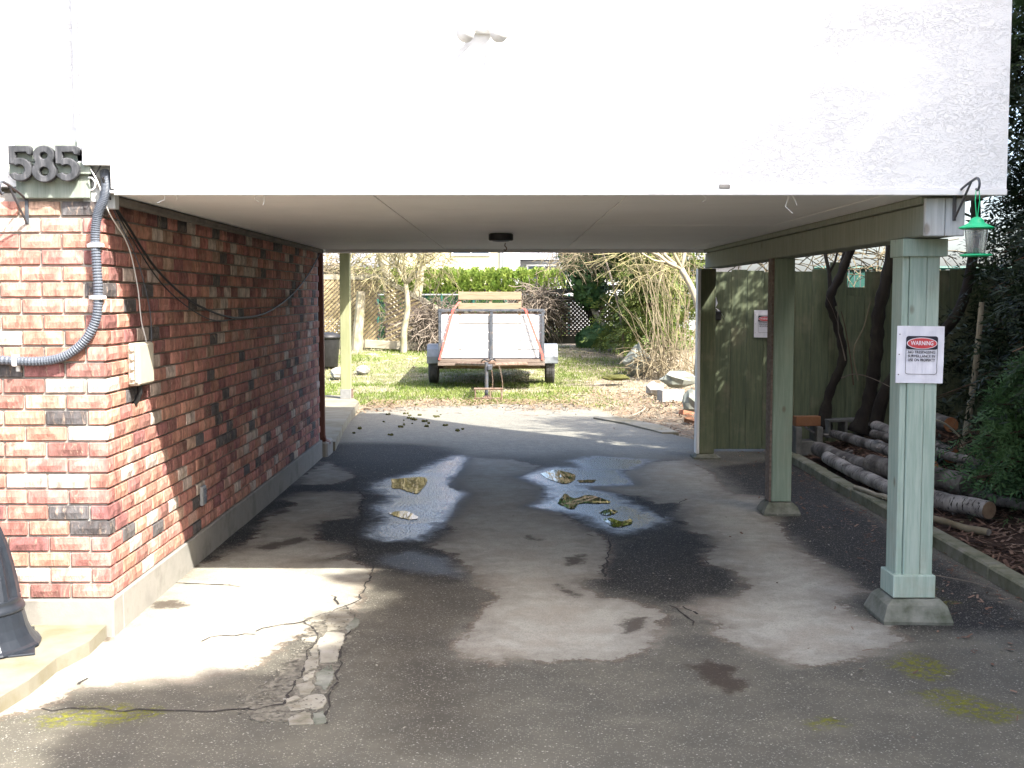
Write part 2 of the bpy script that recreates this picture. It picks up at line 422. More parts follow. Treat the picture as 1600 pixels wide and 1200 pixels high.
def stucco_material():
    t = NT("white_stucco")
    v = t.coord((1, 1, 2.2), world=True)
    ridged = t.noise(v, 19, 5, 0.6, 1.9)
    r = t.math('ABSOLUTE', t.math('SUBTRACT', ridged, 0.5))
    ridge = t.smooth(r, 0.0, 0.035, 1.0, 0.0)
    n = t.noise(v, 60, 5, 0.6)
    patch = t.noise(v, 3, 3, 0.5)
    ridge = t.math('MULTIPLY', ridge, t.smooth(patch, 0.25, 0.8))
    c = t.mix(t.smooth(t.noise(v, 2.2, 6), 0.35, 0.75, 0, 0.6), (0.81, 0.81, 0.80), (0.77, 0.77, 0.765))
    t.set(c, 0.92, 0.2)
    t.bump(t.math('ADD', t.math('MULTIPLY', ridge, 0.9), t.math('MULTIPLY', n, 0.35)), 0.62, 0.006)
    return t.m
m_stucco = stucco_material()
m_trim = M("white_trim", [(0.7, 0.7, 0.69), (0.8, 0.8, 0.79)], 4, 0.55, 0.1, 80)
def soffit_material():
    t = NT("painted_soffit_board")
    v = t.coord((1, 1, 1), world=True)
    n = t.noise(v, 1.3, 7, 0.6)
    s = t.noise(t.coord((1, 7, 1), world=True), 3, 5, 0.6)
    c = t.mix(t.smooth(n, 0.3, 0.7), (0.76, 0.76, 0.745), (0.81, 0.81, 0.80))
    c = t.mix(t.smooth(s, 0.55, 0.78, 0, 0.3), c, (0.64, 0.62, 0.58))
    t.set(c, 0.7, 0.3)
    t.bump(t.noise(v, 45, 4), 0.15, 0.002)
    return t.m
m_soffit = soffit_material()
m_roof = M("roof_membrane", [(0.1, 0.1, 0.1), (0.14, 0.14, 0.13)], 4)

def green_wood(name, a, b, grime=0.4, worldz=True):
    t = NT(name)
    v = t.coord((9, 9, 0.55))
    g = t.noise(v, 5, 7, 0.65)
    fine = t.noise(t.coord((40, 40, 1.2)), 6, 4, 0.6)
    w = t.noise(t.coord((1, 1, 1)), 3.2, 6, 0.6)
    knot = t.n("ShaderNodeTexVoronoi"); knot.inputs["Scale"].default_value = 4.2
    t.l(t.coord((1, 1, 0.6)), knot.inputs["Vector"])
    c = t.mix(t.smooth(g, 0.3, 0.7), a, b)
    c = t.mix(t.smooth(fine, 0.5, 0.8, 0, 0.35), c, tuple(x * 0.55 for x in a))
    c = t.mix(t.smooth(w, 0.5, 0.75, 0, grime), c, (0.26, 0.22, 0.15))
    c = t.mix(t.smooth(knot.outputs["Distance"], 0.10, 0.045, 0, 0.65), c, (0.12, 0.09, 0.06))
    t.set(c, 0.75, 0.3)
    t.bump(t.math('ADD', fine, g), 0.35, 0.003)
    return t.m
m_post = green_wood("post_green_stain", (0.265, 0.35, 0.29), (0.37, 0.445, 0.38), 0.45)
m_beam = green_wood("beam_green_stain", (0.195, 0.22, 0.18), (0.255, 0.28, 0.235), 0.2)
m_post_shaded = green_wood("post_green_shaded", (0.17, 0.225, 0.17), (0.235, 0.29, 0.225), 0.2)  # post stain darkened: shade of the trees put into the colour
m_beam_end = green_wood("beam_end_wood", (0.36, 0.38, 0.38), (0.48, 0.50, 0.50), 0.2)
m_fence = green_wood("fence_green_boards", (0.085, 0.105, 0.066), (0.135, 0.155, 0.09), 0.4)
m_plaque = green_wood("plaque_pale_green", (0.19, 0.225, 0.19), (0.26, 0.295, 0.255), 0.15)
m_digit = M("weathered_black_wood", [(0.02, 0.023, 0.027), (0.055, 0.058, 0.065), (0.17, 0.17, 0.18)], 14, 0.7, 0.5, 60, stretch=(3, 3, 0.8), lo=0.35, hi=0.78)
m_conduit = M("grey_conduit", [(0.075, 0.088, 0.11), (0.115, 0.13, 0.155)], 8, 0.45, 0.05)
m_white_plastic = M("white_plastic", [(0.72, 0.72, 0.70), (0.8, 0.8, 0.78)], 4, 0.5, 0.02)
m_cream = M("cream_plastic", [(0.40, 0.37, 0.29), (0.47, 0.44, 0.36)], 7, 0.5, 0.05)
m_black = M("black_rubber", [(0.012, 0.012, 0.013), (0.025, 0.025, 0.026)], 12, 0.5, 0.1)
m_steel = M("dark_painted_steel", [(0.04, 0.048, 0.06), (0.08, 0.09, 0.105), (0.12, 0.10, 0.085)], 9, 0.5, 0.2, 90, metal=0.3)
m_lamp = M("lamp_black_paint", [(0.016, 0.02, 0.027), (0.03, 0.036, 0.046)], 10, 0.35, 0.15, 70, metal=0.2)
m_rust = M("rusty_steel", [(0.10, 0.05, 0.03), (0.17, 0.12, 0.09), (0.22, 0.19, 0.16)], 14, 0.8, 0.4, 80, metal=0.2)
m_brown_pipe = M("brown_metal", [(0.10, 0.032, 0.02), (0.15, 0.05, 0.03)], 3, 0.45, 0.05)
m_cream_post = M("cream_green_paint", [(0.20, 0.215, 0.11), (0.27, 0.28, 0.16)], 4, 0.7, 0.15, 50, stretch=(4, 4, 0.6))
m_metal_grey = M("galvanised", [(0.32, 0.33, 0.34), (0.45, 0.46, 0.47)], 12, 0.45, 0.1, metal=0.7)
m_red = M("red_strap", [(0.55, 0.06, 0.05), (0.70, 0.13, 0.10)], 18, 0.7, 0.1)
m_white_board = M("white_painted_board", [(0.38, 0.385, 0.39), (0.50, 0.505, 0.505)], 5, 0.6, 0.2, 60, stretch=(0.5, 1, 6))
m_pallet = M("raw_pallet_wood", [(0.14, 0.10, 0.06), (0.25, 0.19, 0.125), (0.19, 0.14, 0.09)], 4, 0.85, 0.4, 40, stretch=(0.6, 6, 9))
m_sill_wood = M("grey_weathered_wood", [(0.09, 0.065, 0.05), (0.19, 0.155, 0.13)], 5, 0.85, 0.4, 40, stretch=(0.6, 6, 9))
m_tyre = M("tyre_rubber", [(0.03, 0.03, 0.03), (0.085, 0.083, 0.08)], 6, 0.85, 0.2)
m_fender = M("grey_fender_paint", [(0.16, 0.18, 0.20), (0.26, 0.28, 0.30)], 8, 0.4, 0.1, metal=0.3)
m_dark_glass = M("dark_glass", [(0.05, 0.07, 0.09), (0.10, 0.13, 0.16)], 3, 0.08, 0.0)
m_feeder = M("green_plastic", [(0.015, 0.42, 0.17), (0.03, 0.52, 0.23)], 6, 0.4, 0.05)
m_bark = M("dark_bark", [(0.008, 0.0065, 0.005), (0.018, 0.014, 0.011), (0.03, 0.027, 0.017)], 9, 0.95, 0.9, 35, bdist=0.012, stretch=(1, 1, 0.35))
m_cedar_bark = M("cedar_bark", [(0.05, 0.03, 0.02), (0.11, 0.07, 0.045)], 9, 0.95, 0.9, 30, bdist=0.012, stretch=(1, 1, 0.2))
m_moss_bark = M("mossy_pale_bark", [(0.15, 0.14, 0.06), (0.27, 0.24, 0.17), (0.33, 0.30, 0.24)], 7, 0.95, 0.6, 40, stretch=(1, 1, 0.6))
m_moss_twig = M("mossy_twigs", [(0.13, 0.12, 0.045), (0.20, 0.18, 0.09), (0.17, 0.148, 0.105)], 3, 0.95, 0.0)
m_grey_twig = M("grey_brown_twigs", [(0.09, 0.07, 0.055), (0.18, 0.155, 0.125)], 4, 0.95, 0.0)
m_tan_twig = M("tan_canes", [(0.11, 0.088, 0.05), (0.21, 0.18, 0.12)], 4, 0.9, 0.0)
def birch():
    t = NT("birch_bark")
    v = t.coord((1, 1, 1))
    st = t.coord((5, 5, 20))
    n = t.noise(v, 4, 5, 0.6)
    s = t.noise(st, 3, 5, 0.7)
    c = t.ramp(n, [(0.36, (0.05, 0.043, 0.036)), (0.5, (0.19, 0.175, 0.16)), (0.7, (0.37, 0.35, 0.32))])
    c = t.mix(t.smooth(s, 0.56, 0.62), c, (0.03, 0.026, 0.022))
    t.set(c, 0.85, 0.3)
    t.bump(t.math('ADD', n, s), 0.6, 0.006)
    return t.m
m_birch = birch()
m_birch_dark = M("dark_log_bark", [(0.03, 0.027, 0.024), (0.09, 0.08, 0.07), (0.2, 0.19, 0.17)], 6, 0.95, 0.8, 30, bdist=0.01)
m_cut = M("cut_log_end", [(0.20, 0.075, 0.03), (0.36, 0.17, 0.08)], 10, 0.9, 0.3, 80)
m_cut_pale = M("cut_log_end_pale", [(0.10, 0.065, 0.042), (0.22, 0.155, 0.10)], 10, 0.9, 0.3, 80)

def leaf_material(name, a, b, trans=0.25, scale=2.5):
    t = NT(name)
    v = t.coord((1, 1, 1), world=True)
    n = t.noise(v, scale, 4, 0.6)
    f = t.noise(v, 40, 2, 0.5)
    c = t.mix(t.smooth(t.math('ADD', n, t.math('MULTIPLY', t.math('SUBTRACT', f, 0.5), 0.6)), 0.3, 0.7), a, b)
    t.set(c, 0.6, 0.3)
    tr = t.n("ShaderNodeBsdfTranslucent")
    t.l(c, tr.inputs[0])
    ms = t.n("ShaderNodeMixShader"); ms.inputs[0].default_value = trans
    t.l(t.p.outputs[0], ms.inputs[1]); t.l(tr.outputs[0], ms.inputs[2])
    t.l(ms.outputs[0], t.out.inputs[0])
    return t.m
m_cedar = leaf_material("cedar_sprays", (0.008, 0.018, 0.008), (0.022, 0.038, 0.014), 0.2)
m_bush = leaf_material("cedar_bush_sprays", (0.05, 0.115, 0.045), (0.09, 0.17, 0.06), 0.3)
m_hedge = leaf_material("hedge_leaves", (0.10, 0.17, 0.025), (0.22, 0.28, 0.055), 0.3, 3.5)
m_ivy = leaf_material("ivy_leaves", (0.03, 0.08, 0.025), (0.085, 0.16, 0.05), 0.2)
m_conifer = leaf_material("yellow_green_conifer", (0.065, 0.11, 0.022), (0.16, 0.19, 0.045), 0.25)
m_grass = leaf_material("grass_blades", (0.10, 0.155, 0.025), (0.20, 0.245, 0.06), 0.35, 1.3)
m_straw = leaf_material("dead_grass", (0.27, 0.235, 0.15), (0.40, 0.36, 0.26), 0.25, 2)
m_lattice = M("weathered_lattice", [(0.22, 0.17, 0.085), (0.32, 0.26, 0.15)], 3, 0.9, 0.2)
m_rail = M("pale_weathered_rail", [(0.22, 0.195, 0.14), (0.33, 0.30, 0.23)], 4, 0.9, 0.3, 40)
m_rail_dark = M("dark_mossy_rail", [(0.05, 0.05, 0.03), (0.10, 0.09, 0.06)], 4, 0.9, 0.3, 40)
m_litter = M("bark_litter", [(0.05, 0.028, 0.02), (0.13, 0.075, 0.05), (0.28, 0.2, 0.15)], 2.2, 0.95, 0.0, world=True)
m_rock = M("grey_green_stone", [(0.14, 0.16, 0.13), (0.24, 0.25, 0.22)], 7, 0.9, 0.5, 40)
m_cinder = M("cinder_block", [(0.22, 0.215, 0.2), (0.31, 0.30, 0.28)], 18, 0.95, 0.6, 110)
m_cinder_dark = M("dirty_cinder_block", [(0.07, 0.07, 0.065), (0.15, 0.15, 0.135)], 9, 0.95, 0.6, 110)
m_loose_brick = M("loose_red_brick", [(0.24, 0.09, 0.05), (0.36, 0.17, 0.10)], 9, 0.9, 0.4, 80)
m_orange_brick = M("orange_brick", [(0.17, 0.075, 0.035), (0.22, 0.11, 0.055)], 9, 0.9, 0.4, 80)
m_moss = M("yellow_moss", [(0.035, 0.036, 0.008), (0.085, 0.085, 0.018)], 20, 0.98, 0.9, 90, bdist=0.01)
m_house_cream = M("cream_house_wall", [(0.40, 0.37, 0.26), (0.46, 0.43, 0.32)], 2, 0.9, 0.1)
m_house_white = M("white_house_siding", [(0.46, 0.47, 0.485), (0.54, 0.55, 0.56)], 2, 0.85, 0.1)
m_house_grey = M("pale_grey_wall", [(0.25, 0.26, 0.275), (0.32, 0.33, 0.345)], 2, 0.85, 0.1)
m_shingle = M("grey_shingles", [(0.19, 0.195, 0.21), (0.27, 0.275, 0.29)], 9, 0.95, 0.3)
m_teal = M("green_privacy_slats", [(0.012, 0.06, 0.05), (0.02, 0.095, 0.075)], 5, 0.5, 0.1)
m_paper = M("glossy_sleeved_paper", [(0.66, 0.66, 0.72), (0.75, 0.75, 0.80)], 9, 0.18, 0.5, 16, bdist=0.006, stretch=(3, 1, 0.6), spec=0.6)
m_ink = M("black_ink", [(0.02, 0.02, 0.03), (0.03, 0.03, 0.045)], 5, 0.3, 0.0)
m_ink_red = M("red_ink", [(0.50, 0.05, 0.06), (0.58, 0.09, 0.09)], 5, 0.3, 0.0)
m_ink_white = M("white_ink", [(0.72, 0.72, 0.76), (0.78, 0.78, 0.82)], 5, 0.3, 0.0)
m_clear = NT("clear_plastic")
m_clear.p.inputs["Transmission Weight"].default_value = 0.9
m_clear.p.inputs["IOR"].default_value = 1.15
m_clear = m_clear.set((0.93, 0.94, 0.93), 0.08, 0.5)
m_water = M("puddle_water", [(0.014, 0.013, 0.012), (0.02, 0.019, 0.017)], 8, 0.018, 0.0, spec=0.5)
m_crack = M("crack_dirt", [(0.018, 0.016, 0.014), (0.05, 0.045, 0.04)], 20, 0.95, 0.0)
m_patch = M("pale_patch_concrete", [(0.17, 0.155, 0.115), (0.25, 0.235, 0.19), (0.29, 0.275, 0.24)], 9, 0.92, 0.5, 120, detail=9)
m_curb = M("mossy_concrete_edging", [(0.06, 0.07, 0.035), (0.15, 0.15, 0.10), (0.22, 0.21, 0.17)], 6, 0.95, 0.6, 70)
# ------------------------------------------------------------------ ground, driveway, planting bed
def yard_h(X, Y):
    """height of the ground behind the house and around it"""
    X, Y = np.asarray(X, float), np.asarray(Y, float)
    h = 0.46 * sstep(22.5, 28.5, Y) + 0.12 * sstep(2.0, 4.5, X) * sstep(14, 20, Y) * (1 - sstep(24, 28, Y))
    h = h + 0.03 * (vnoise(X, Y, 1.3, 3) - 0.5) * sstep(17.5, 19.5, Y)
    return h

def bed_h(X, Y):
    X, Y = np.asarray(X, float), np.asarray(Y, float)
    return 0.05 + 0.20 * sstep(3.1, 4.4, X) * sstep(8.0, 12.0, Y) + 0.035 * (vnoise(X, Y, 3.0, 5) - 0.4)

def grid(xs, ys):
    X, Y = np.meshgrid(xs, ys)
    nx, ny = len(xs), len(ys)
    i = np.arange(nx * ny).reshape(ny, nx)
    f = np.stack([i[:-1, :-1], i[:-1, 1:], i[1:, 1:], i[1:, :-1]], -1).reshape(-1, 4)
    return X.ravel(), Y.ravel(), f

# yard material: soil, straw and turf
def yard_material():
    t = NT("yard_soil_and_turf")
    v = t.coord(world=True)
    g = t.attr("turf")
    n = t.noise(v, 1.6, 6, 0.65)
    f = t.noise(v, 30, 5, 0.7)
    soil = t.mix(t.smooth(f, 0.3, 0.7), (0.11, 0.083, 0.055), (0.28, 0.24, 0.18))
    green = t.mix(t.smooth(f, 0.3, 0.7), (0.08, 0.11, 0.03), (0.17, 0.195, 0.07))
    c = t.mix(t.smooth(t.math('ADD', g, t.math('SUBTRACT', n, 0.5)), 0.3, 0.7), soil, green)
    c = t.mix(t.smooth(t.noise(v, 3.1, 5), 0.50, 0.66, 0, 0.8), c, (0.34, 0.31, 0.24))
    t.set(c, 0.95, 0.1)
    t.bump(f, 0.8, 0.03)
    return t.m
m_yard = yard_material()
far = np.array([0.9, 2.5, 5, 10, 20, 40, 80, 160, 400])
xs = np.unique(np.concatenate([-14 - far, np.arange(-14, 14.01, 0.28), 14 + far]))
ys = np.unique(np.concatenate([-8 - far, np.arange(-8, 14, 0.5), np.arange(14, 32, 0.22), 32 + far]))
X, Y, f = grid(xs, ys)
Z = yard_h(X, Y) - 0.035
turf = 0.5 * sstep(18.0, 21.0, Y + 0.5 * np.sin(X * 1.3)) * (1 - 0.85 * sstep(0.8, 2.4, X)) + 0.1
ground = tag(np_mesh("ground", np.stack([X, Y, Z], 1), f, m_yard, smooth=True, attrs={"turf": turf}), kind="structure")

# driveway: old asphalt with damp, dry, filmed and mossy patches that have shapes of their own
dx = np.unique(np.concatenate([np.arange(-6, -3.2, 0.2), np.arange(-3.2, 2.85, 0.025), [2.85]]))
dy = np.unique(np.concatenate([np.arange(-9, 3.6, 0.3), np.arange(3.6, 9, 0.025), np.arange(9, 18.6, 0.05)]))
X, Y, f = grid(dx, dy)
dry = np.maximum.reduce([signed_dist(p, X, Y) for p in (DRY_C, DRY_R, DRY_L, DRY_A)])
back = signed_dist(DRY_B, X, Y)
film = np.maximum.reduce([signed_dist(p, X, Y) for p in (FILM_L, FILM_R, FILM_S)])
film2 = signed_dist(FILM_F, X, Y)
stain = np.maximum.reduce([signed_dist(p, X, Y) for p in [DAMP, OIL] + MARKS])
brown = signed_dist(BROWN, X, Y)
moss = np.maximum.reduce([signed_dist(p, X, Y) for p in MOSS])
deep = np.maximum.reduce([signed_dist(p, X, Y) for p in DEEP])
def drive_h(x, y):
    return 0.010 * (vnoise(x, y, 0.9, 11) - 0.5) + 0.004 * (vnoise(x, y, 4.0, 12) - 0.5)
Z = drive_h(X, Y) + 0 * (vnoise(X, Y, 0.9, 11) - 0.5)
pudd = np.maximum.reduce([signed_dist(p, X, Y) for p in PUD])
Z = np.where(pudd > -0.25, Z * sstep(-0.02, -0.25, pudd) - 0.001, Z)
# ragged far edge: asphalt thins out into the turf
edge = 17.9 + 0.35 * np.sin(X * 0.9 + 0.6) + 0.25 * (vnoise(X, Y * 0, 3, 21) - 0.5) - 4.6 * sstep(0.9, 2.3, X) + 0.1 * vnoise(X, Y * 0, 9, 22)
Z = Z - 0.12 * sstep(0.0, 0.25, Y - edge) - 0.12 * sstep(0.1, 0.3, (-2.0 - X)) * sstep(12.2, 12.6, Y)
def asphalt_material():
    t = NT("old_asphalt")
    v = t.coord(world=True)
    big = t.noise(v, 2.3, 6, 0.6)
    mid = t.noise(v, 9, 6, 0.65, 0.4)
    fine = t.noise(v, 70, 4, 0.6)
    jag = t.math('ADD', t.math('MULTIPLY', t.math('SUBTRACT', mid, 0.5), 0.22), t.math('ADD', t.math('MULTIPLY', t.math('SUBTRACT', fine, 0.5), 0.08), t.math('MULTIPLY', t.math('SUBTRACT', t.noise(v, 24, 8, 0.72), 0.5), 0.10)))
    edge = lambda name, lo, hi: t.smooth(t.math('ADD', t.attr(name), jag), lo, hi)
    dry = t.math('ADD', t.math('MULTIPLY', edge("dry", -0.012, 0.02), t.smooth(big, 0.58, 0.44)), t.math('MULTIPLY', edge("dry", -0.14, 0.13), t.smooth(big, 0.44, 0.58)))
    backd = edge("back", -0.4, 0.3)
    film = t.smooth(t.math('ADD', t.attr("film"), t.math('MULTIPLY', jag, 1.6)), -0.16, 0.09)
    film2 = edge("film2", -0.1, 0.06)
    stain = edge("stain", -0.04, 0.03)
    moss = edge("moss", -0.02, 0.08)
    # stones in the binder
    vo = t.n("ShaderNodeTexVoronoi"); vo.inputs["Scale"].default_value = 135
    t.l(v, vo.inputs["Vector"])
    sep = t.n("ShaderNodeSeparateColor"); t.l(vo.outputs["Color"], sep.inputs[0])
    stone = t.math('MULTIPLY', t.smooth(sep.outputs[0], 0.66, 0.92), t.smooth(vo.outputs["Distance"], 0.55, 0.25))
    vo2 = t.n("ShaderNodeTexVoronoi"); vo2.inputs["Scale"].default_value = 80
    t.l(v, vo2.inputs["Vector"])
    sep2 = t.n("ShaderNodeSeparateColor"); t.l(vo2.outputs["Color"], sep2.inputs[0])
    fleck = t.math('MULTIPLY', t.smooth(sep2.outputs[1], 0.90, 0.94), t.smooth(vo2.outputs["Distance"], 0.36, 0.25))
    wetc = t.mix(t.smooth(big, 0.3, 0.7), (0.070, 0.067, 0.056), (0.122, 0.113, 0.088))
    wetc = t.mix(t.smooth(mid, 0.35, 0.7, 0, 0.6), wetc, (0.085, 0.081, 0.064))
    wetc = t.mix(t.math('MULTIPLY', t.smooth(t.math('ADD', t.attr("deep"), t.math('MULTIPLY', jag, 1.4)), -0.12, 0.12), 0.86), wetc, (0.011, 0.0105, 0.010))
    wetc = t.mix(t.smooth(t.math('ADD', t.attr("brown"), t.math('MULTIPLY', jag, 1.5)), -0.3, 0.25, 0, 0.6), wetc, (0.045, 0.038, 0.028))
    wetc = t.mix(t.math('MULTIPLY', stone, 0.62), wetc, (0.29, 0.27, 0.225))
    wetc = t.mix(t.math('MULTIPLY', fleck, 0.6), wetc, (0.44, 0.42, 0.37))
    dryc = t.mix(t.smooth(mid, 0.2, 0.8), (0.285, 0.275, 0.23), (0.385, 0.375, 0.32))
    dryc = t.mix(t.smooth(big, 0.42, 0.68, 0, 0.55), dryc, (0.27, 0.235, 0.185))
    dryc = t.mix(t.smooth(t.noise(v, 120, 3, 0.75), 0.48, 0.70, 0, 0.7), dryc, (0.15, 0.142, 0.118))
    dryc = t.mix(t.math('MULTIPLY', stone, 0.6), dryc, (0.42, 0.40, 0.345))
    dryc = t.mix(t.smooth(t.math('ADD', t.attr("dry"), t.math('MULTIPLY', jag, 1.5)), 0.30, 0.0, 0.0, 0.42), dryc, (0.135, 0.12, 0.098))
    bac = t.mix(t.smooth(fine, 0.3, 0.7), (0.115, 0.111, 0.092), (0.255, 0.247, 0.208))
    bac = t.mix(t.smooth(mid, 0.42, 0.66, 0, 0.6), bac, (0.255, 0.247, 0.208))
    bac = t.mix(t.smooth(t.noise(v, 26, 3, 0.7), 0.5, 0.72, 0, 0.6), bac, (0.075, 0.072, 0.06))
    c = t.mix(t.math('MULTIPLY', backd, 0.9), wetc, bac)
    rim = t.math('MULTIPLY', t.math('SUBTRACT', edge("dry", -0.05, 0.0), dry), 0.5)
    c = t.mix(dry, c, dryc)
    c = t.mix(rim, c, (0.15, 0.11, 0.08))
    c = t.mix(t.math('MULTIPLY', film, 0.7), c, (0.035, 0.035, 0.036))
    c = t.mix(t.math('MULTIPLY', stain, 0.8), c, (0.035, 0.024, 0.017))
    mossn = t.math('MULTIPLY', moss, t.smooth(t.noise(v, 30, 6, 0.75), 0.43, 0.58))
    c = t.mix(mossn, c, (0.14, 0.142, 0.017))
    r = t.math('SUBTRACT', 0.8, t.math('MULTIPLY', film, t.smooth(fine, 0.40, 0.66, 0.64, 0.34)))
    r = t.math('SUBTRACT', r, t.math('MULTIPLY', film2, 0.33))
    r = t.math('MAXIMUM', r, t.math('MULTIPLY', dry, 0.88))
    t.set(c, r, t.smooth(film, 0, 1, 0.22, 0.55))
    h = t.math('ADD', t.math('MULTIPLY', fine, 0.6), t.math('MULTIPLY', stone, 0.5))
    h = t.math('ADD', h, t.math('MULTIPLY', mossn, 2.0))
    b = t.bump(h, 0.5, 0.006)
    t.l(t.smooth(film, 0, 1, 0.55, 0.32), b.inputs["Strength"])
    return t.m
m_asphalt = asphalt_material()
driveway = tag(np_mesh("driveway", np.stack([X, Y, Z], 1), f, m_asphalt, smooth=True,
    attrs={"dry": np.clip(dry, -.6, .6), "back": np.clip(back, -.8, .8), "film": np.clip(film, -.6, .6), "film2": np.clip(film2, -.6, .6), "stain": np.clip(stain, -.5, .5), "moss": np.clip(moss, -.5, .5), "deep": np.clip(deep, -.6, .6), "brown": np.clip(brown, -.6, .6)}), kind="structure")

def scatter_flat(n, xr, yr, hfun, lmin, lmax, wmin, wmax, tilt=0.5, seed=0, accept=None, lift=0.006):
    """n thin chips lying on the ground: quads with a random heading and tilt"""
    g = np.random.default_rng(seed)
    x, y = g.uniform(*xr, n), g.uniform(*yr, n)
    if accept is not None:
        k = accept(x, y, g); x, y = x[k], y[k]; n = len(x)
    z = hfun(x, y) + lift
    a = g.uniform(0, 2 * np.pi, n); L = g.uniform(lmin, lmax, n); w = g.uniform(wmin, wmax, n)
    d = np.stack([np.cos(a), np.sin(a), g.uniform(-tilt, tilt, n)], 1)
    s = np.stack([-np.sin(a), np.cos(a), g.uniform(-tilt, tilt, n)], 1)
    c = np.stack([x, y, z + np.abs(d[:, 2]) * L / 2], 1)
    dl, sw = d * L[:, None] / 2, s * w[:, None] / 2
    v = np.stack([c - dl - sw, c + dl - sw, c + dl + sw, c - dl + sw], 1).reshape(-1, 3)
    return v, np.arange(4 * n).reshape(n, 4)

# standing water in the ruts
def rough_outline(poly, step=0.03, amp=0.012, seed=0):
    r = random.Random(seed)
    out = []
    n = len(poly)
    for i in range(n):
        a, b = Vector((*poly[i], 0)), Vector((*poly[(i + 1) % n], 0))
        k = max(1, int((b - a).length / step))
        for j in range(k):
            p = a.lerp(b, j / k)
            out.append((p.x + r.uniform(-amp, amp), p.y + r.uniform(-2 * amp, 2 * amp)))
    return out
for k, p in enumerate(PUD[:-1]):
    sm = [(q_.x, q_.y) for q_ in spline([(*a_, 0) for a_ in p + p[:1]], 6)[:-1]]
    o = MB().prism(rough_outline(sm, 0.05, 0.006, k), -0.004, 0.0035).build("puddle", m_water)
    tag(o, kind="structure")

m_patch_b = M("stained_patch_concrete", [(0.12, 0.11, 0.075), (0.2, 0.185, 0.145), (0.26, 0.25, 0.21)], 12, 0.92, 0.6, 120, detail=9)
m_crumb = M("asphalt_crumbs", [(0.03, 0.028, 0.024), (0.12, 0.11, 0.09), (0.26, 0.245, 0.2)], 25, 0.95, 0.0, world=True)
# broken pale patch along the seam of the drive: every piece by itself
for k, p in enumerate(PIECES):
    q = rough_outline(p, 0.022, 0.0055, 50 + k)
    cx, cy = sum(a for a, b in q) / len(q), sum(b for a, b in q) / len(q)
    q = [(cx + (a - cx) * 0.985, cy + (b - cy) * 0.985) for a, b in q]
    s = [(cx + (a - cx) * 0.965, cy + (b - cy) * 0.965) for a, b in q]
    mb = MB(); n = len(q)
    zg = float(drive_h(np.array([cx]), np.array([cy]))[0])
    z0 = zg + 0.0025 + 0.0025 * random.random()
    mb.add([(a, b, -0.02) for a, b in q] + [(a, b, z0) for a, b in q] + [(a, b, z0 + 0.0015) for a, b in s],
           [(i, (i + 1) % n, (i + 1) % n + n, i + n) for i in range(n)] + [(i + n, (i + 1) % n + n, (i + 1) % n + 2 * n, i + 2 * n) for i in range(n)] + [tuple(range(2 * n, 3 * n))])
    mb.build("patch_piece", (m_patch, m_patch_b, m_patch)[k % 3] if k < 12 else m_plinth, driveway)
strip = [(-1.04, 5.93), (-.95, 6.06), (-.87, 6.15), (-.80, 6.05), (-.77, 5.9), (-.76, 5.6), (-.76, 5.3), (-.74, 5.05), (-.77, 4.75), (-.80, 4.5), (-1.0, 4.5), (-1.06, 4.62), (-1.08, 4.75), (-1.02, 4.9), (-1.0, 5.1), (-.97, 5.3), (-1.0, 5.5), (-.97, 5.7), (-.99, 5.85)]
q = rough_outline(strip, 0.03, 0.012, 9)
MB().prism(q, -0.02, 0.0035).build("patch_fill", M("gritty_patch_fill", [(0.05, 0.045, 0.035), (0.13, 0.12, 0.095), (0.2, 0.185, 0.15)], 28, 0.95, 0.7, 110), driveway)
v, f = scatter_flat(900, (-1.12, -.70), (4.45, 6.2), lambda x, y: drive_h(x, y) - .0015, 0.005, 0.016, 0.004, 0.010, 0.25, 44,
    accept=lambda x, y, g: signed_dist(strip, x, y) > -.03)
o = np_mesh("patch_crumbs", v, f, m_crumb, driveway); o["kind"] = "stuff"
mb = MB()
r = random.Random(4)
for line in CRACKS:
    pts = []
    for (a, b), (c, d) in zip(line[:-1], line[1:]):
        m = max(2, int(math.hypot(c - a, d - b) / 0.05))
        for j in range(m):
            t_ = j / m
            pts.append((a + (c - a) * t_ + r.uniform(-.012, .012), b + (d - b) * t_ + r.uniform(-.02, .02)))
    pts.append(line[-1])
    for (a, b), (c, d) in zip(pts[:-1], pts[1:]):
        L = math.hypot(c - a, d - b) + 1e-6
        w = r.uniform(0.002, 0.0075)
        nx, ny = -(d - b) / L * w, (c - a) / L * w
        za, zc = drive_h(np.array([a, c]), np.array([b, d])) + .003
        mb.add([(a - nx, b - ny, za), (c - nx, d - ny, zc), (c + nx, d + ny, zc), (a + nx, b + ny, za)], [(0, 1, 2, 3)])
o = mb.build("crack", m_crack, driveway); o["kind"] = "stuff"

# planting bed with bark litter and its concrete edging
def bed_material():
    t = NT("bark_mulch_soil")
    v = t.coord(world=True)
    n = t.noise(v, 24, 6, 0.7); b = t.noise(v, 3, 4)
    c = t.ramp(n, [(0.3, (0.022, 0.015, 0.011)), (0.55, (0.06, 0.036, 0.025)), (0.75, (0.14, 0.10, 0.07))])
    c = t.mix(t.smooth(b, 0.5, 0.7, 0, 0.5), c, (0.05, 0.05, 0.025))
    t.set(c, 0.95, 0.15); t.bump(n, 1.0, 0.03)
    return t.m
m_bed = bed_material()
X, Y, f = grid(np.arange(2.93, 10.01, 0.07), np.arange(2.0, 17.0, 0.07))
tag(np_mesh("planting_bed", np.stack([X, Y, bed_h(X, Y)], 1), f, m_bed, smooth=True), kind="structure")
edging = thing("garden_edging", "long mossy concrete edging strip between asphalt and planting bed", "edging", (2.85, 8, 0))
y = 2.0
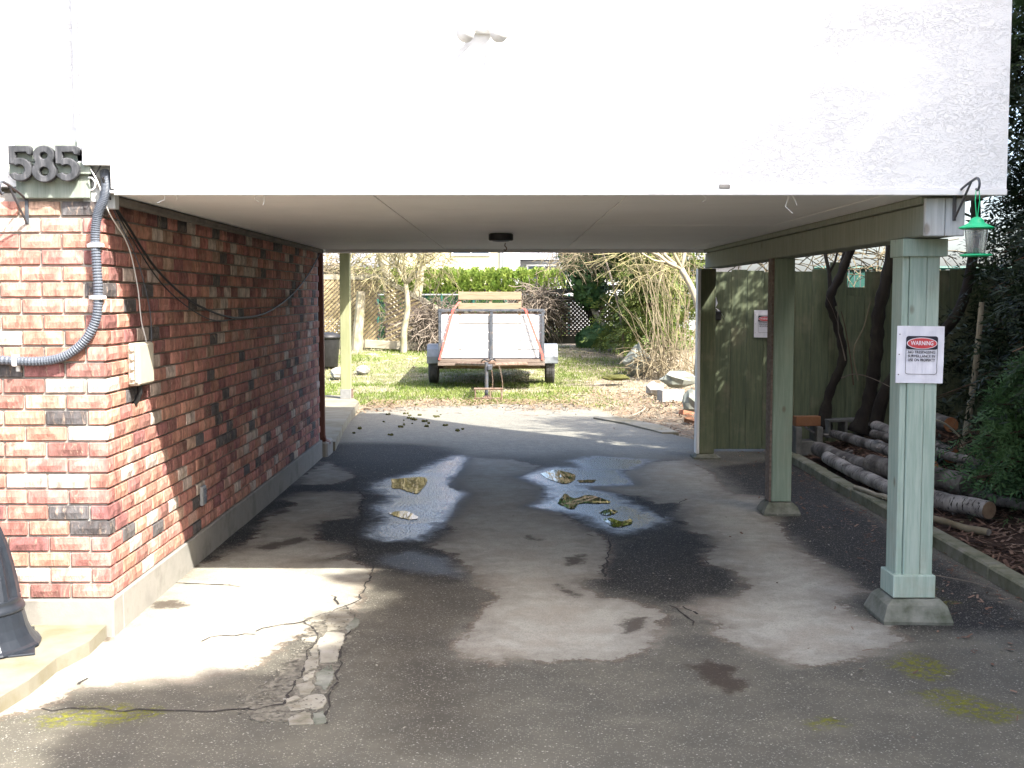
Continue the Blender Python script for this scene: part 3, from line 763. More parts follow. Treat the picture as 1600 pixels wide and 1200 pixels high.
while y < 12.2:
    L = random.uniform(1.1, 1.5)
    j = random.uniform(-0.012, 0.012)
    MB().box(2.80 + j, 2.915 + j, y, y + L - 0.006, -0.05, 0.085 + random.uniform(-.008, .006), 0.012).build("edging_block", m_curb, edging)
    y += L

v, f = scatter_flat(15000, (2.95, 7), (4.0, 13), bed_h, 0.02, 0.10, 0.005, 0.02, 0.4, 1)
tag(np_mesh("bark_litter", v, f, m_litter), "dark red brown bark chips and twigs covering the bed", "litter", kind="stuff")
v, f = scatter_flat(5000, (1.3, 2.85), (4.2, 17), lambda x, y: 0 * x, 0.008, 0.045, 0.004, 0.014, 0.3, 2,
    accept=lambda x, y, g: g.random(len(x)) < np.clip((x - 1.75) / 1.0, 0, 1) ** 2 * 0.8 + 0.02 + 0.9 * (x > 2.6))
tag(np_mesh("leaf_litter", v, f, m_litter), "scattered leaf crumbs along the asphalt edge", "litter", kind="stuff")
v, f = scatter_flat(420, (-2.0, 2.7), (4.3, 12), lambda x, y: 0 * x + 0.01, 0.006, 0.022, 0.004, 0.010, 0.3, 23)
tag(np_mesh("pale_debris", v, f, m_patch), "pale grit specks strewn over the driveway", "debris", kind="stuff")
v, f = scatter_flat(9000, (0.2, 4.2), (13.0, 21), lambda x, y: yard_h(x, y) - 0.02, 0.03, 0.13, 0.006, 0.02, 0.4, 3,
    accept=lambda x, y, g: (y > 18.0 - 4.5 * sstep(0.9, 2.3, x)) & (g.random(len(x)) < 0.3 + 0.7 * sstep(0.8, 2.2, x)))
v2, f2 = scatter_flat(6000, (-2.2, 1.2), (16.3, 19), lambda x, y: yard_h(x, y) - .005, 0.02, 0.10, 0.005, 0.016, 0.4, 6,
    accept=lambda x, y, g: g.random(len(x)) < .03 + .8 * sstep(16.9, 18.0, y + .4 * np.sin(x * 2.3) + .5 * (vnoise(x, y, 2, 61) - .5)))
v, f = np.concatenate([v, v2]), np.concatenate([f, f2 + len(v)])
m_straw_litter = M("dry_leaf_litter", [(0.11, 0.062, 0.038), (0.20, 0.14, 0.09), (0.27, 0.225, 0.165)], 3, 0.95, 0.0, world=True)
tag(np_mesh("dry_leaf_litter", v, f, m_straw_litter), "pale brown dead leaves beyond the asphalt edge", "litter", kind="stuff")

# ------------------------------------------------------------------ house over the carport
WX, WY0, WY1 = -1.925, 5.65, 12.07          # outer face of the brick side wall, its near and far end
house = thing("house", "white stucco upper storey spanning the carport opening", "house", (0.2, 5.6, 0))
MB().box(-2.015, 2.335, 5.60, 12.07, 2.258, 6.40).box(-1.862, 2.335, 5.6003, 12.069, 2.150, 2.2578).build("stucco_wall", m_stucco, house)
MB().box(-10, -2.018, 5.675, 12.06, 2.165, 6.39).build("stucco_wall", m_stucco, house)
MB().box(-10, -2.1, 5.78, 11.9, 0, 2.163).build("house_core", m_concrete, house)
MB().box(-10.2, 2.36, 5.55, 12.12, 6.402, 6.52, 0.01).build("roof", m_roof, house)
MB().box(-1.845, 2.335, 5.588, 5.604, 2.118, 2.148, 0.003).build("drip_edge", m_trim, house)
MB().box(-2.021, -2.0152, 5.59, 5.674, 2.43, 3.5).box(-1.992, -1.985, 5.585, 5.5995, 2.43, 3.5).build("corner_bead", m_metal_grey, house)
MB().box(-1.985, -1.86, 5.572, 5.5985, 2.255, 2.405, 0.004).build("trim_block", m_trim, house)
MB().box(-2.016, -1.864, 5.66, 5.72, 2.06, 2.2575, .003).build("notch_board", m_beam_end, house)
MB().box(-1.86, 2.335, 12.072, 12.10, 2.095, 2.30, 0.004).build("rear_fascia", m_soffit, house)
sx = [-1.92, -0.65, 0.57, 1.79, 2.33]
sy = [5.605, 8.03, 10.45, 12.065]
for i in range(4):
    for j in range(3):
        dz = random.uniform(-.002, .002)
        MB().box(sx[i] + .003, sx[i + 1] - .003, sy[j] + .003, sy[j + 1] - .003, 2.128 + dz, 2.142 + dz, 0.002).build("soffit_panel", m_soffit, house)
MB().box(-1.915, -1.872, 5.75, 12.05, 2.085, 2.124, 0.006).build("soffit_moulding", M("grimy_moulding", [(0.10, 0.09, 0.08), (0.2, 0.18, 0.16)], 6, 0.9), house)
mb = MB()
for (x, z) in ((-1.62, .06), (-1.58, .04), (-1.2, .05), (-1.16, .07), (0.92, .05), (1.33, .12), (1.34, .07), (-.2, .02), (.35, .02)):
    y = random.uniform(5.62, 5.68)
    mb.tube([(x, y, 2.13), (x + random.uniform(-.02, .02), y, 2.13 - z * .5), (x + random.uniform(-.04, .04), y, 2.13 - z * .75)], 0.0022, 4)
mb.build("peeling_paint", m_trim, house)["kind"] = "stuff"
MB().box(0.985, 1.035, 5.585, 5.6, 2.148, 2.168, 0.004).build("wall_patch", m_mortar, house)

# brick wall: near bricks singly, the far ones of the side wall joined
wall = thing("brick_wall", "mottled red brick wall turning the corner beside the driveway", "wall", (WX, WY0, 0))
CZ, CH, BH, BL, BT, J = 0.190, 0.0765, 0.0665, 0.19, 0.09, 0.010
NC = 25
MB().box(-10, WX - 0.013, WY0 + 0.013, WY0 + 0.12, CZ - .005, CZ + NC * CH + 0.03).box(WX - 0.11, WX - 0.0132, WY0 + 0.12, WY1 - 0.005, CZ - .005, 2.124).build("mortar", m_mortar, wall)
MB().box(-10, WX + 0.012, WY0 - 0.012, WY0 + 0.14, -0.15, CZ - 0.006, 0.008).box(WX - 0.12, WX + 0.0121, WY0 + 0.14, WY1 + 0.01, -0.15, CZ - 0.0062, 0.006).build("foundation", m_concrete, wall)
MB().box(WX - 0.3, WX + 0.06, 12.1, 12.5, -0.1, 0.16, 0.02).build("step_block", m_concrete, wall)
def brick_tone(r):
    u = r.random()
    if u < 0.08: c = (0.075, 0.073, 0.076)
    elif u < 0.17: c = (0.42, 0.335, 0.27)
    elif u < 0.235: c = (0.37, 0.21, 0.135)
    elif u < 0.52: c = (0.37, 0.135, 0.07)
    elif u < 0.84: c = (0.325, 0.108, 0.06)
    else: c = (0.20, 0.066, 0.048)
    k = r.uniform(0.85, 1.15)
    return (*(min(1, x * k) for x in c), r.random())
def brick_mesh(lx, ly, seed, faces):
    """a brick with its base corner at 0: rough face grid towards -Y and / or +X"""
    r = random.Random(seed)
    mb = MB()
    mb.box(0, lx, 0, ly, 0, BH, 0.004)
    vs = mb.v[:]
    if '-y' in faces:
        nx, nz, e = 4, 2, 0.005
        pts = []
        for j in range(nz + 1):
            for i in range(nx + 1):
                rim = i in (0, nx) or j in (0, nz)
                pts.append((e + (lx - 2 * e) * i / nx, 0.0005 if rim else -0.0025 - 0.004 * r.random(), e + (BH - 2 * e) * j / nz))
        mb.add(pts, [(j * (nx + 1) + i, j * (nx + 1) + i + 1, (j + 1) * (nx + 1) + i + 1, (j + 1) * (nx + 1) + i) for j in range(nz) for i in range(nx)])
    if '+x' in faces:
        ny, nz, e = 4, 2, 0.005
        pts = []
        for j in range(nz + 1):
            for i in range(ny + 1):
                rim = i in (0, ny) or j in (0, nz)
                pts.append((lx - 0.0005 if rim else lx + 0.0025 + 0.004 * r.random(), e + (ly - 2 * e) * i / ny, e + (BH - 2 * e) * j / nz))
        mb.add(pts, [(j * (ny + 1) + i, j * (ny + 1) + i + 1, (j + 1) * (ny + 1) + i + 1, (j + 1) * (ny + 1) + i) for j in range(nz) for i in range(ny)])
    return mb
B_front = [brick_mesh(BL, BT, k, ('-y',)) for k in range(5)]
B_side = [brick_mesh(BT, BL, 10 + k, ('+x',)) for k in range(5)]
B_cf = [brick_mesh(BL, BT, 20 + k, ('-y', '+x')) for k in range(3)]     # corner, long side to the front
B_cs = [brick_mesh(BT, BL, 30 + k, ('-y', '+x')) for k in range(3)]     # corner, long side to the depth
shared = {}
def shared_mesh(mb):
    if id(mb) not in shared:
        shared[id(mb)] = mb.mesh("brick")
    return shared[id(mb)]
rb = random.Random(12)
placed = []
for c in range(NC):
    z = CZ + c * CH
    odd = c % 2
    placed.append((rb.choice(B_cs if odd else B_cf), (WX - (BT if odd else BL), WY0, z), 0))
    x = WX - ((BT if odd else BL) + J)
    while x > -4.2:
        placed.append((rb.choice(B_front), (x - BL, WY0, z), 1 if x > -2.62 else 9))
        x -= BL + J
    y = WY0 + (BL if odd else BT) + J
    n = 0
    while y + BL < WY1 + 0.06:
        placed.append((rb.choice(B_side), (WX - BT, y, z), 2 + n))
        y += BL + J
        n += 1
single = [p for p in placed if p[2] <= 9 and p[2] != 9]
single.sort(key=lambda p: (p[2] > 1, p[1][1]))
single = single[:300]
chosen = {id(p) for p in single}
JV, JF, JT = [], [], []
for p in placed:
    mb, loc, _ = p
    tone = brick_tone(rb)
    loc = (loc[0] + rb.uniform(-.0015, .0015), loc[1] + rb.uniform(-.0015, .0015), loc[2] + rb.uniform(-.0012, .0012))
    if id(p) in chosen:
        o = bpy.data.objects.new("brick", shared_mesh(mb))
        if not o.data.materials: o.data.materials.append(m_brick)
        COL.objects.link(o)
        o.parent = wall
        o.location = Vector(loc) - ORG[wall.name]
        o.color = tone
    else:
        n = len(JV)
        JV += [(a + loc[0], b + loc[1], c + loc[2]) for a, b, c in mb.v]
        JF += [tuple(i + n for i in q) for q in mb.f]
        JT += [tone] * len(mb.v)
mb = MB(); mb.v = JV; mb.f = JF
o = mb.build("brick_courses", m_brick_joined, wall)
o["kind"] = "stuff"
a = o.data.attributes.new("tone", 'FLOAT_COLOR', 'POINT')
a.data.foreach_set("color", np.array(JT, dtype=np.float32).ravel())

# ------------------------------------------------------------------ carport beam and posts
beam = thing("carport_beam", "long green stained beam along the open side of the carport", "beam", (2.07, 5.7, 1.93))
MB().box(1.99, 2.165, 5.705, 12.06, 1.935, 2.086, 0.006).build("girder", m_beam, beam)
MB().box(1.975, 2.18, 5.72, 12.05, 2.089, 2.124, 0.004).build("ledger_strip", m_beam, beam)
MB().box(1.983, 2.077, 5.672, 5.702, 1.932, 2.112, 0.004).build("end_board", m_beam_end, beam)
MB().box(2.080, 2.172, 5.674, 5.702, 1.932, 2.112, 0.004).build("end_board", m_beam_end, beam)

def post(label, x0, y0, w, d, base_z, full, trim=False, mat=None):
    t = thing("carport_post", label, "post", (x0 + w / 2, y0 + d / 2, 0), "posts under the carport beam")
    zt = 1.932 if not full else 1.845
    zb = base_z
    s = 0.062 if full else 0.0
    if full:
        MB().box(x0, x0 + 0.032, y0 + 0.012, y0 + d, zb, zt, 0.003).build("board", m_post, t)
        MB().box(x0 + 0.034, x0 + 0.034 + s * 1.35, y0, y0 + d - .01, zb, zt, 0.003).build("board", m_post, t)
        MB().box(x0 + 0.036 + s * 1.35, x0 + w, y0 + 0.003, y0 + d - .01, zb, zt, 0.003).build("board", m_post, t)
        MB().box(x0 - 0.012, x0 + w + 0.03, y0 - 0.02, y0 + d + .01, zt - 0.002, zt + 0.086, 0.003).build("cap_board", m_post, t)
        MB().box(x0 - 0.02, x0 + w + 0.012, y0 - 0.02, y0 + d + .02, zb, zb + 0.115, 0.004).build("base_trim", m_post, t)
    else:
        MB().box(x0, x0 + w, y0, y0 + d, zb, zt, 0.005).build("shaft", mat or m_post, t)
        if trim:
            MB().box(x0 - 0.035, x0 - 0.003, y0 - 0.01, y0 + d, zb, zt, 0.003).build("corner_trim", m_white_plastic, t)
        else:
            MB().box(x0 - 0.018, x0 - 0.002, y0 + .004, y0 + d, zb, zt, 0.002).build("edge_board", m_sill_wood, t)
    # footing: a truncated pyramid with a soft, chipped rim
    e0, e1 = (0.075, 0.05) if full else (0.055, 0.035)
    r = random.Random(int(x0 * 1000) + int(y0 * 10))
    mb = MB()
    ring = lambda e, z: [(x0 - e + r.uniform(-.008, .008), y0 - e + r.uniform(-.008, .008), z), (x0 + w + e + r.uniform(-.008, .008), y0 - e, z + r.uniform(-.006, .006)), (x0 + w + e, y0 + d + e, z), (x0 - e, y0 + d + e, z)]
    mb.add(ring(e0 - .01, -0.06) + ring(e0 + .01, 0.02) + ring(e1 + 0.005, zb - 0.03) + ring(e1 - .02, zb - 0.004),
        [(4 * k + i, 4 * k + (i + 1) % 4, 4 * k + 4 + (i + 1) % 4, 4 * k + 4 + i) for k in range(3) for i in range(4)] + [(12, 13, 14, 15), (3, 2, 1, 0)])
    mb.build("concrete_footing", m_plinth, t)
    return t
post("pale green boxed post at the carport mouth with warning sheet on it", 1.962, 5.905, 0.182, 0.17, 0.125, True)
post("plain green post standing halfway along the carport beam", 1.985, 8.86, 0.15, 0.15, 0.10, False, False, m_post_shaded)
post("green post with white edge at the far end of the beam", 1.945, 12.0, 0.15, 0.12, 0.05, False, True, m_fence)  # darker fence colour on the shaft paints in the shade under the roof
# ------------------------------------------------------------------ things fixed to the house
def outline_mesh(splines, depth, bevel=0.0):
    """filled 2D outline (first spline outer, others holes) extruded to a mesh: x, z in the picture plane of the wall"""
    cu = bpy.data.curves.new("outline", 'CURVE')
    cu.dimensions = '2D'
    cu.fill_mode = 'BOTH'
    cu.extrude = depth / 2
    cu.bevel_depth = bevel
    cu.bevel_resolution = 1
    for s in splines:
        sp = cu.splines.new('POLY')
        sp.points.add(len(s) - 1)
        for p, (x, y) in zip(sp.points, s): p.co = (x, y, 0, 1)
        sp.use_cyclic_u = True
    o = bpy.data.objects.new("outline", cu)
    COL.objects.link(o)
    bpy.context.view_layer.update()
    me = bpy.data.meshes.new_from_object(o.evaluated_get(bpy.context.evaluated_depsgraph_get()))
    bpy.data.objects.remove(o)
    return me

def text_mesh(txt, size, width=None, extrude=0.0004):
    cu = bpy.data.curves.new("lettering", 'FONT')
    cu.body = txt
    cu.size = size
    cu.align_x = 'CENTER'
    cu.align_y = 'CENTER'
    cu.extrude = extrude
    cu.offset = size * 0.012
    o = bpy.data.objects.new("lettering", cu)
    COL.objects.link(o)
    bpy.context.view_layer.update()
    if width: 
        k = width / max(o.dimensions.x, 1e-6)
    else: k = 1
    me = bpy.data.meshes.new_from_object(o.evaluated_get(bpy.context.evaluated_depsgraph_get()))
    bpy.data.objects.remove(o)
    if width:
        me.transform(Matrix.Diagonal((k, 1, 1, 1)))
    return me

def stand(me, loc, name, mat, parent):
    """an XY mesh stood up to face -Y with its origin at loc (world)"""
    me.transform(Matrix.Rotation(math.pi / 2, 4, 'X'))
    me.materials.clear()
    o = link_mesh(name, me, mat, parent)
    o.location = Vector(loc) - ORG[parent.name]
    return o

def arc(cx, cy, rx, ry, a0, a1, n=14):
    return [(cx + rx * math.cos(math.radians(a0 + (a1 - a0) * i / n)), cy + ry * math.sin(math.radians(a0 + (a1 - a0) * i / n))) for i in range(n + 1)]

# number plaque: backing boards and three thick slab-serif digits
plaque = thing("number_plaque", "pale green house number board with weathered black digits 585", "plaque", (-2.14, 5.62, 2.1))
MB().box(-2.315, -1.968, 5.618, 5.640, 2.105, 2.370, 0.004).build("backing_board", m_plaque, plaque)
MB().box(-2.335, -1.955, 5.596, 5.616, 2.215, 2.270, 0.003).build("rail_board", m_plaque, plaque)
MB().box(-2.318, -1.985, 5.600, 5.617, 2.273, 2.330, 0.003).build("rail_board", m_plaque, plaque)
EIGHT = [arc(0, 0.041, 0.053, 0.046, 142, 398, 26) + arc(0, 0.116, 0.046, 0.041, -40, 220, 26),
         arc(0, 0.041, 0.026, 0.024, 0, 345, 23), arc(0, 0.114, 0.022, 0.019, 0, 345, 23)]
FIVE = [[(-0.050, 0.156), (0.040, 0.156), (0.048, 0.150), (0.050, 0.122), (0.036, 0.122), (0.030, 0.134), (-0.026, 0.134), (-0.026, 0.098)]
        + arc(-0.002, 0.050, 0.052, 0.050, 118, -150, 26) + arc(-0.004, 0.050, 0.027, 0.027, -140, 130, 18)[0:] + [(-0.028, 0.078), (-0.050, 0.080)]]
for x, sp in ((-2.268, FIVE), (-2.158, EIGHT), (-2.050, FIVE)):
    stand(outline_mesh(sp, 0.026, 0.004), (x, 5.574, 2.183), "digit", m_digit, plaque)
for x in (-2.27, -2.158, -2.05):
    MB().box(x - .008, x + .008, 5.585, 5.602, 2.322, 2.336).build("standoff", m_digit, plaque)
    MB().box(x - .008, x + .008, 5.585, 5.617, 2.186, 2.198).build("standoff", m_digit, plaque)

def bracket(label, x, y, z):
    t = thing("hanging_bracket", label, "bracket", (x, y, z))
    MB().box(x - .009, x + .009, y - .006, y, z, z + .125, .002).build("wall_bar", m_steel, t)
    a = [(x, y - .004, z + .118), (x, y - .12, z + .150), (x, y - .24, z + .172), (x, y - .275, z + .172), (x, y - .295, z + .155), (x, y - .295, z + .135), (x, y - .28, z + .120), (x, y - .262, z + .125)]
    MB().tube(spline(a, 6), 0.006, 6).build("arm", m_steel, t)
    MB().tube([(x, y - .005, z + .006), (x, y - .20, z + .163)], 0.0055, 6).build("brace", m_steel, t)
    return t
bracket("black steel hanging bracket screwed to bricks below the house number", -2.277, 5.648, 1.985)
bracket("black steel bracket on the beam end holding the bird feeder", 2.118, 5.67, 2.005)

# ribbed conduit round the corner with its straps
cond = thing("conduit", "ribbed grey flexible conduit curving across the brick corner", "conduit", (-2.0, 5.62, 1.3))
path = spline([(-2.75, 5.618, 1.352), (-2.44, 5.618, 1.345), (-2.25, 5.618, 1.338), (-2.12, 5.617, 1.358), (-2.02, 5.615, 1.425), (-1.955, 5.612, 1.53), (-1.938, 5.610, 1.66), (-1.942, 5.610, 1.80), (-1.945, 5.610, 1.93), (-1.930, 5.606, 2.03), (-1.898, 5.60, 2.10), (-1.893, 5.62, 2.16), (-1.91, 5.66, 2.235)], 40)
MB().tube(path, [0.0215 + 0.0016 * (1 if (i // 2) % 2 else -1) for i in range(len(path))], 12).build("ribbed_tube", m_conduit, cond, smooth=False)
for (x, z, h) in ((-2.34, 1.343, True), (-1.941, 1.885, False), (-1.937, 1.640, False)):
    if h: mb = MB().box(x - .010, x + .010, 5.590, 5.644, z - .028, z + .027, .004).box(x - .009, x + .009, 5.637, 5.649, z - .055, z - .02, .002)
    else: mb = MB().box(x - .029, x + .027, 5.584, 5.644, z - .010, z + .010, .004).box(x - .055, x - .02, 5.636, 5.649, z - .009, z + .009, .002)
    mb.build("strap", m_white_plastic, cond)
def cable(label, pts, rad, mat, n=8):
    o = MB().tube(spline(pts, n), rad, 6).build("cable", mat)
    return tag(o, label, "cable")
cable("thick black cable sagging along the shaded brick wall", [(-1.90, 5.60, 2.20), (-1.89, 5.66, 2.11), (-1.895, 5.95, 1.99), (-1.90, 6.4, 1.80), (-1.90, 7.0, 1.64), (-1.90, 7.6, 1.55), (-1.905, 8.3, 1.50), (-1.905, 9.3, 1.52), (-1.905, 10.4, 1.66), (-1.905, 11.3, 1.86), (-1.9, 11.95, 2.08)], 0.007, m_black)
cable("thin black cable hanging just under the thicker one on bricks", [(-1.90, 5.61, 2.19), (-1.885, 5.68, 2.09), (-1.893, 6.0, 1.93), (-1.90, 6.5, 1.72), (-1.90, 7.1, 1.57), (-1.905, 7.7, 1.49), (-1.905, 8.25, 1.49)], 0.004, m_black)
cable("white wire running from the corner gap down to the cream box", [(-1.955, 5.60, 2.24), (-1.92, 5.60, 2.17), (-1.89, 5.65, 2.04), (-1.895, 5.93, 1.90), (-1.905, 6.10, 1.70), (-1.908, 6.16, 1.52), (-1.895, 6.19, 1.42), (-1.888, 6.17, 1.34)], 0.0032, m_white_plastic)
cable("slack grey wire looping beside the white one into the cream box", [(-1.915, 5.63, 2.17), (-1.89, 5.80, 2.0), (-1.893, 6.08, 1.82), (-1.903, 6.28, 1.60), (-1.905, 6.32, 1.46), (-1.895, 6.26, 1.36), (-1.888, 6.19, 1.32)], 0.003, m_conduit)
cable("coiled white wire ends beside the number board", [(-1.965, 5.60, 2.20), (-1.945, 5.59, 2.195), (-1.93, 5.588, 2.17), (-1.94, 5.586, 2.145), (-1.962, 5.59, 2.14)], 0.0035, m_white_plastic)
cable("looped black wire tucked behind the number board", [(-1.97, 5.62, 2.215), (-1.94, 5.60, 2.21), (-1.92, 5.60, 2.235), (-1.91, 5.61, 2.26)], 0.004, m_black)
box = thing("junction_box", "cream plastic service box on the sunlit brick corner", "box", (-1.9, 6.08, 1.18))
MB().box(-1.924, -1.862, 5.965, 6.215, 1.195, 1.41, 0.010).build("housing", m_cream, box)
for z in (1.235, 1.285, 1.335, 1.38):
    MB().box(-1.905, -1.888, 5.953, 5.968, z - .012, z + .012, .003).build("clasp", m_cream, box)
MB().box(-1.885, -1.869, 5.957, 5.9665, 1.21, 1.40, .002).build("lid_seam", m_mortar, box)
MB().tube([(-1.895, 6.06, 1.197), (-1.897, 6.07, 1.15), (-1.915, 6.08, 1.11), (-1.935, 6.085, 1.09)], 0.014, 7).build("cable_gland", m_black, box)
outlet = thing("outlet_cover", "small grey outlet cover low on the shaded brick wall", "outlet", (WX, 7.35, 0.38))
MB().box(WX - .002, WX + .022, 7.31, 7.39, 0.345, 0.465, .004).build("plate", m_metal_grey, outlet)
MB().box(WX + .0215, WX + .03, 7.33, 7.37, 0.36, 0.40, .002).box(WX + .0215, WX + .03, 7.33, 7.37, 0.41, 0.45, .002).build("socket_flap", m_conduit, outlet)

fixture = thing("ceiling_light", "round black ceiling light fixture under the carport soffit", "light", (-0.06, 9.1, 2.125))
MB().lathe([(0.088, -0.052), (0.094, -0.045), (0.094, -0.006), (0.085, 0.0)], (-0.06, 9.1, 2.126), 28).build("rim", m_black, fixture)
MB().lathe([(0.03, -0.062), (0.06, -0.058), (0.078, -0.05), (0.08, -0.045)], (-0.06, 9.1, 2.126), 24).build("lens", m_conduit, fixture, smooth=True)
o = MB().tube(spline([(-0.03, 10.6, 2.125), (-0.035, 10.6, 2.10), (-0.02, 10.6, 2.08), (-0.028, 10.6, 2.06), (-0.045, 10.6, 2.065)], 5), 0.005, 5).build("ceiling_hook", m_rust)
tag(o, "small rusty hook in the carport soffit near the rear edge", "hook")

flood = thing("flood_light", "white twin floodlight on the stucco wall above the carport", "light", (-0.12, 5.59, 2.83))
MB().box(-0.17, -0.07, 5.555, 5.597, 2.86, 2.96, .006).build("mount", m_trim, flood)
for s in (-1, 1):
    mb = MB()
    mb.tube([(-0.12 + s * .02, 5.56, 2.88), (-0.12 + s * .05, 5.53, 2.87), (-0.12 + s * .06, 5.515, 2.86)], [0.012, 0.014, 0.03], 8)
    mb.tube([(-0.12 + s * .06, 5.518, 2.862), (-0.12 + s * .07, 5.485, 2.845), (-0.12 + s * .078, 5.455, 2.83)], [0.024, 0.036, 0.042], 14)
    mb.build("lamp_head", m_trim, flood, smooth=True)

# ------------------------------------------------------------------ warning sheets in plastic sleeves
def warning_sheet(label, cx, cz, y, w, h, rz=0.0):
    t = thing("warning_sign", label, "sign", (cx, y, cz))
    nx, nz = 14, 16
    r = np.random.default_rng(int(cx * 100))
    gx, gz = np.meshgrid(np.linspace(-w / 2, w / 2, nx), np.linspace(-h / 2, h / 2, nz))
    wave = 0.0016 * np.sin(gx * 95 + gz * 18) + 0.0012 * np.sin(gz * 60 - gx * 50)
    vs = np.stack([gx.ravel() + cx, y - 0.004 + wave.ravel(), gz.ravel() + cz], 1)
    i = np.arange(nx * nz).reshape(nz, nx)
    fs = np.stack([i[:-1, :-1], i[:-1, 1:], i[1:, 1:], i[1:, :-1]], -1).reshape(-1, 4)
    back = vs.copy(); back[:, 1] = y - 0.0005
    np_mesh("sheet", np.concatenate([vs, back]), np.concatenate([fs, fs[:, ::-1] + nx * nz]), m_paper, t, smooth=True)
    k = w / 0.235
    yy = y - 0.0078
    X0, Z0 = cx + 0.006 * k, cz
    hw = 0.079 * k
    rr = 0.012 * k
    def rounded(x0, x1, z0, z1, r_):
        return arc(x1 - r_, z1 - r_, r_, r_, 0, 90, 4) + arc(x0 + r_, z1 - r_, r_, r_, 90, 180, 4) + arc(x0 + r_, z0 + r_, r_, r_, 180, 270, 4) + arc(x1 - r_, z0 + r_, r_, r_, 270, 360, 4)
    stand(outline_mesh([rounded(-hw, hw, 0.026 * k, 0.090 * k, rr)], 0.0006), (X0, yy, Z0), "header_print", m_ink, t)
    stand(outline_mesh([arc(0, 0.0565 * k, 0.076 * k, 0.0285 * k, 0, 350, 35)], 0.0006), (X0, yy - 0.0008, Z0), "oval_print", m_ink_white, t)
    stand(outline_mesh([arc(0, 0.0565 * k, 0.072 * k, 0.0255 * k, 0, 350, 35)], 0.0006), (X0, yy - 0.0016, Z0), "oval_print", m_ink_red, t)
    stand(text_mesh("WARNING", 0.030 * k, 0.112 * k), (X0, yy - 0.0025, Z0 + 0.0565 * k), "lettering", m_ink_white, t)
    for q, line in enumerate(("NO TRESPASSING", "SURVEILLANCE IN", "USE ON PROPERTY")):
        stand(text_mesh(line, 0.0185 * k, 0.134 * k), (X0, yy, Z0 + (0.012 - 0.0195 * q) * k), "lettering", m_ink, t)
    fr = rounded(-hw, hw, -0.098 * k, 0.092 * k, rr)
    inn = rounded(-hw + .002 * k, hw - .002 * k, -0.096 * k, 0.090 * k, rr - .002 * k)
    stand(outline_mesh([fr, inn], 0.0004), (X0, yy + 0.0002, Z0), "border_print", m_ink, t)
    for q in (-0.1, 0.0, 0.1):
        MB().box(cx - w / 2 + .010, cx - w / 2 + .015, y - 0.0072, y - 0.006, cz + q * k - .0025, cz + q * k + .0025).build("punch_hole", m_ink, t)
    if rz:
        t.rotation_euler = (0, rz, 0)
    return t
warning_sheet("WARNING sheet in clear sleeve stapled to the near post", 2.053, 1.356, 5.903, 0.236, 0.285, math.radians(0.8))
warning_sheet("WARNING sheet in clear sleeve pinned to the green board fence", 2.715, 1.362, 12.578, 0.222, 0.29)

# ------------------------------------------------------------------ bird feeder
FX, FY, FZ = 2.118, 5.392, 1.826
fd = thing("bird_feeder", "bright green lantern bird feeder hanging from the bracket", "bird feeder", (FX, FY, FZ))
MB().lathe([(0.062, 0), (0.070, 0.004), (0.070, 0.009), (0.058, 0.011)], (FX, FY, FZ), 28).build("tray", m_feeder, fd)
scal = lambda k, z: 1 + (0.045 * math.cos(k * math.pi * 2 * 6 / 36) if z < 0.145 else 0)
MB().lathe([(0.070, 0.124), (0.078, 0.128), (0.076, 0.132), (0.052, 0.142), (0.034, 0.152), (0.030, 0.162), (0.022, 0.172), (0.008, 0.178)], (FX, FY, FZ), 36, scal).build("roof", m_feeder, fd, smooth=True)
rib = lambda k, z: 1 + 0.04 * (1 if k % 4 < 2 else -1)
MB().lathe([(0.038, 0.014), (0.040, 0.02), (0.050, 0.124), (0.048, 0.1245), (0.038, 0.02), (0.036, 0.0145)], (FX, FY, FZ), 32, rib).build("reservoir", m_clear, fd)
MB().lathe([(0.012, 0.012), (0.013, 0.036), (0.006, 0.04)], (FX, FY, FZ), 16).build("seed_cone", m_feeder, fd)
MB().lathe([(0.010, 0.04), (0.012, 0.085), (0.008, 0.09)], (FX, FY, FZ), 16).build("inner_tube", m_white_plastic, fd)
for s in (-1, 1):
    MB().tube([(FX + s * .002, FY, FZ + .176), (FX + s * .010, FY - .001, FZ + .25), (FX + s * .007, FY, FZ + .297)], 0.0022, 5).build("hanger", m_feeder, fd)

# ------------------------------------------------------------------ lamp post on its slab (left of the brick corner)
tag(MB().prism([(-1.945, 5.628), (-1.93, 5.35), (-1.985, 5.1), (-1.985, 4.8), (-2.02, 4.55), (-2.03, 3.9), (-4.2, 3.9), (-4.2, 5.632)], -0.1, 0.062).build("path_slab", m_slab), kind="structure")
LX, LY = -2.40, 5.27
lp = thing("lamp_post", "fluted black lamp post with flared foot at the frame edge", "lamp post", (LX, LY, 0.062))
MB().box(LX - .235, LX + .235, LY - .235, LY + .235, 0.0625, 0.072, .003, Matrix.Translation((LX, LY, 0)) @ Matrix.Rotation(math.radians(22), 4, 'Z') @ Matrix.Translation((-LX, -LY, 0))).build("foot_plate", m_lamp, lp)
oct8 = lambda k, z: 1.0 + 0.022 * (1 if k % 4 == 0 else 0)
MB().lathe([(0.265, 0.010), (0.262, 0.018), (0.248, 0.026), (0.225, 0.06), (0.208, 0.10), (0.198, 0.145), (0.193, 0.165)], (LX, LY, 0.062), 32, oct8).build("flared_foot", m_lamp, lp)
MB().lathe([(0.193, 0.165), (0.200, 0.175), (0.196, 0.190), (0.184, 0.196), (0.178, 0.21), (0.184, 0.22), (0.180, 0.232)], (LX, LY, 0.062), 32).build("collar", m_lamp, lp, smooth=True)
fl = lambda k, z: 1 + 0.035 * (1 if k % 4 < 2 else -1)
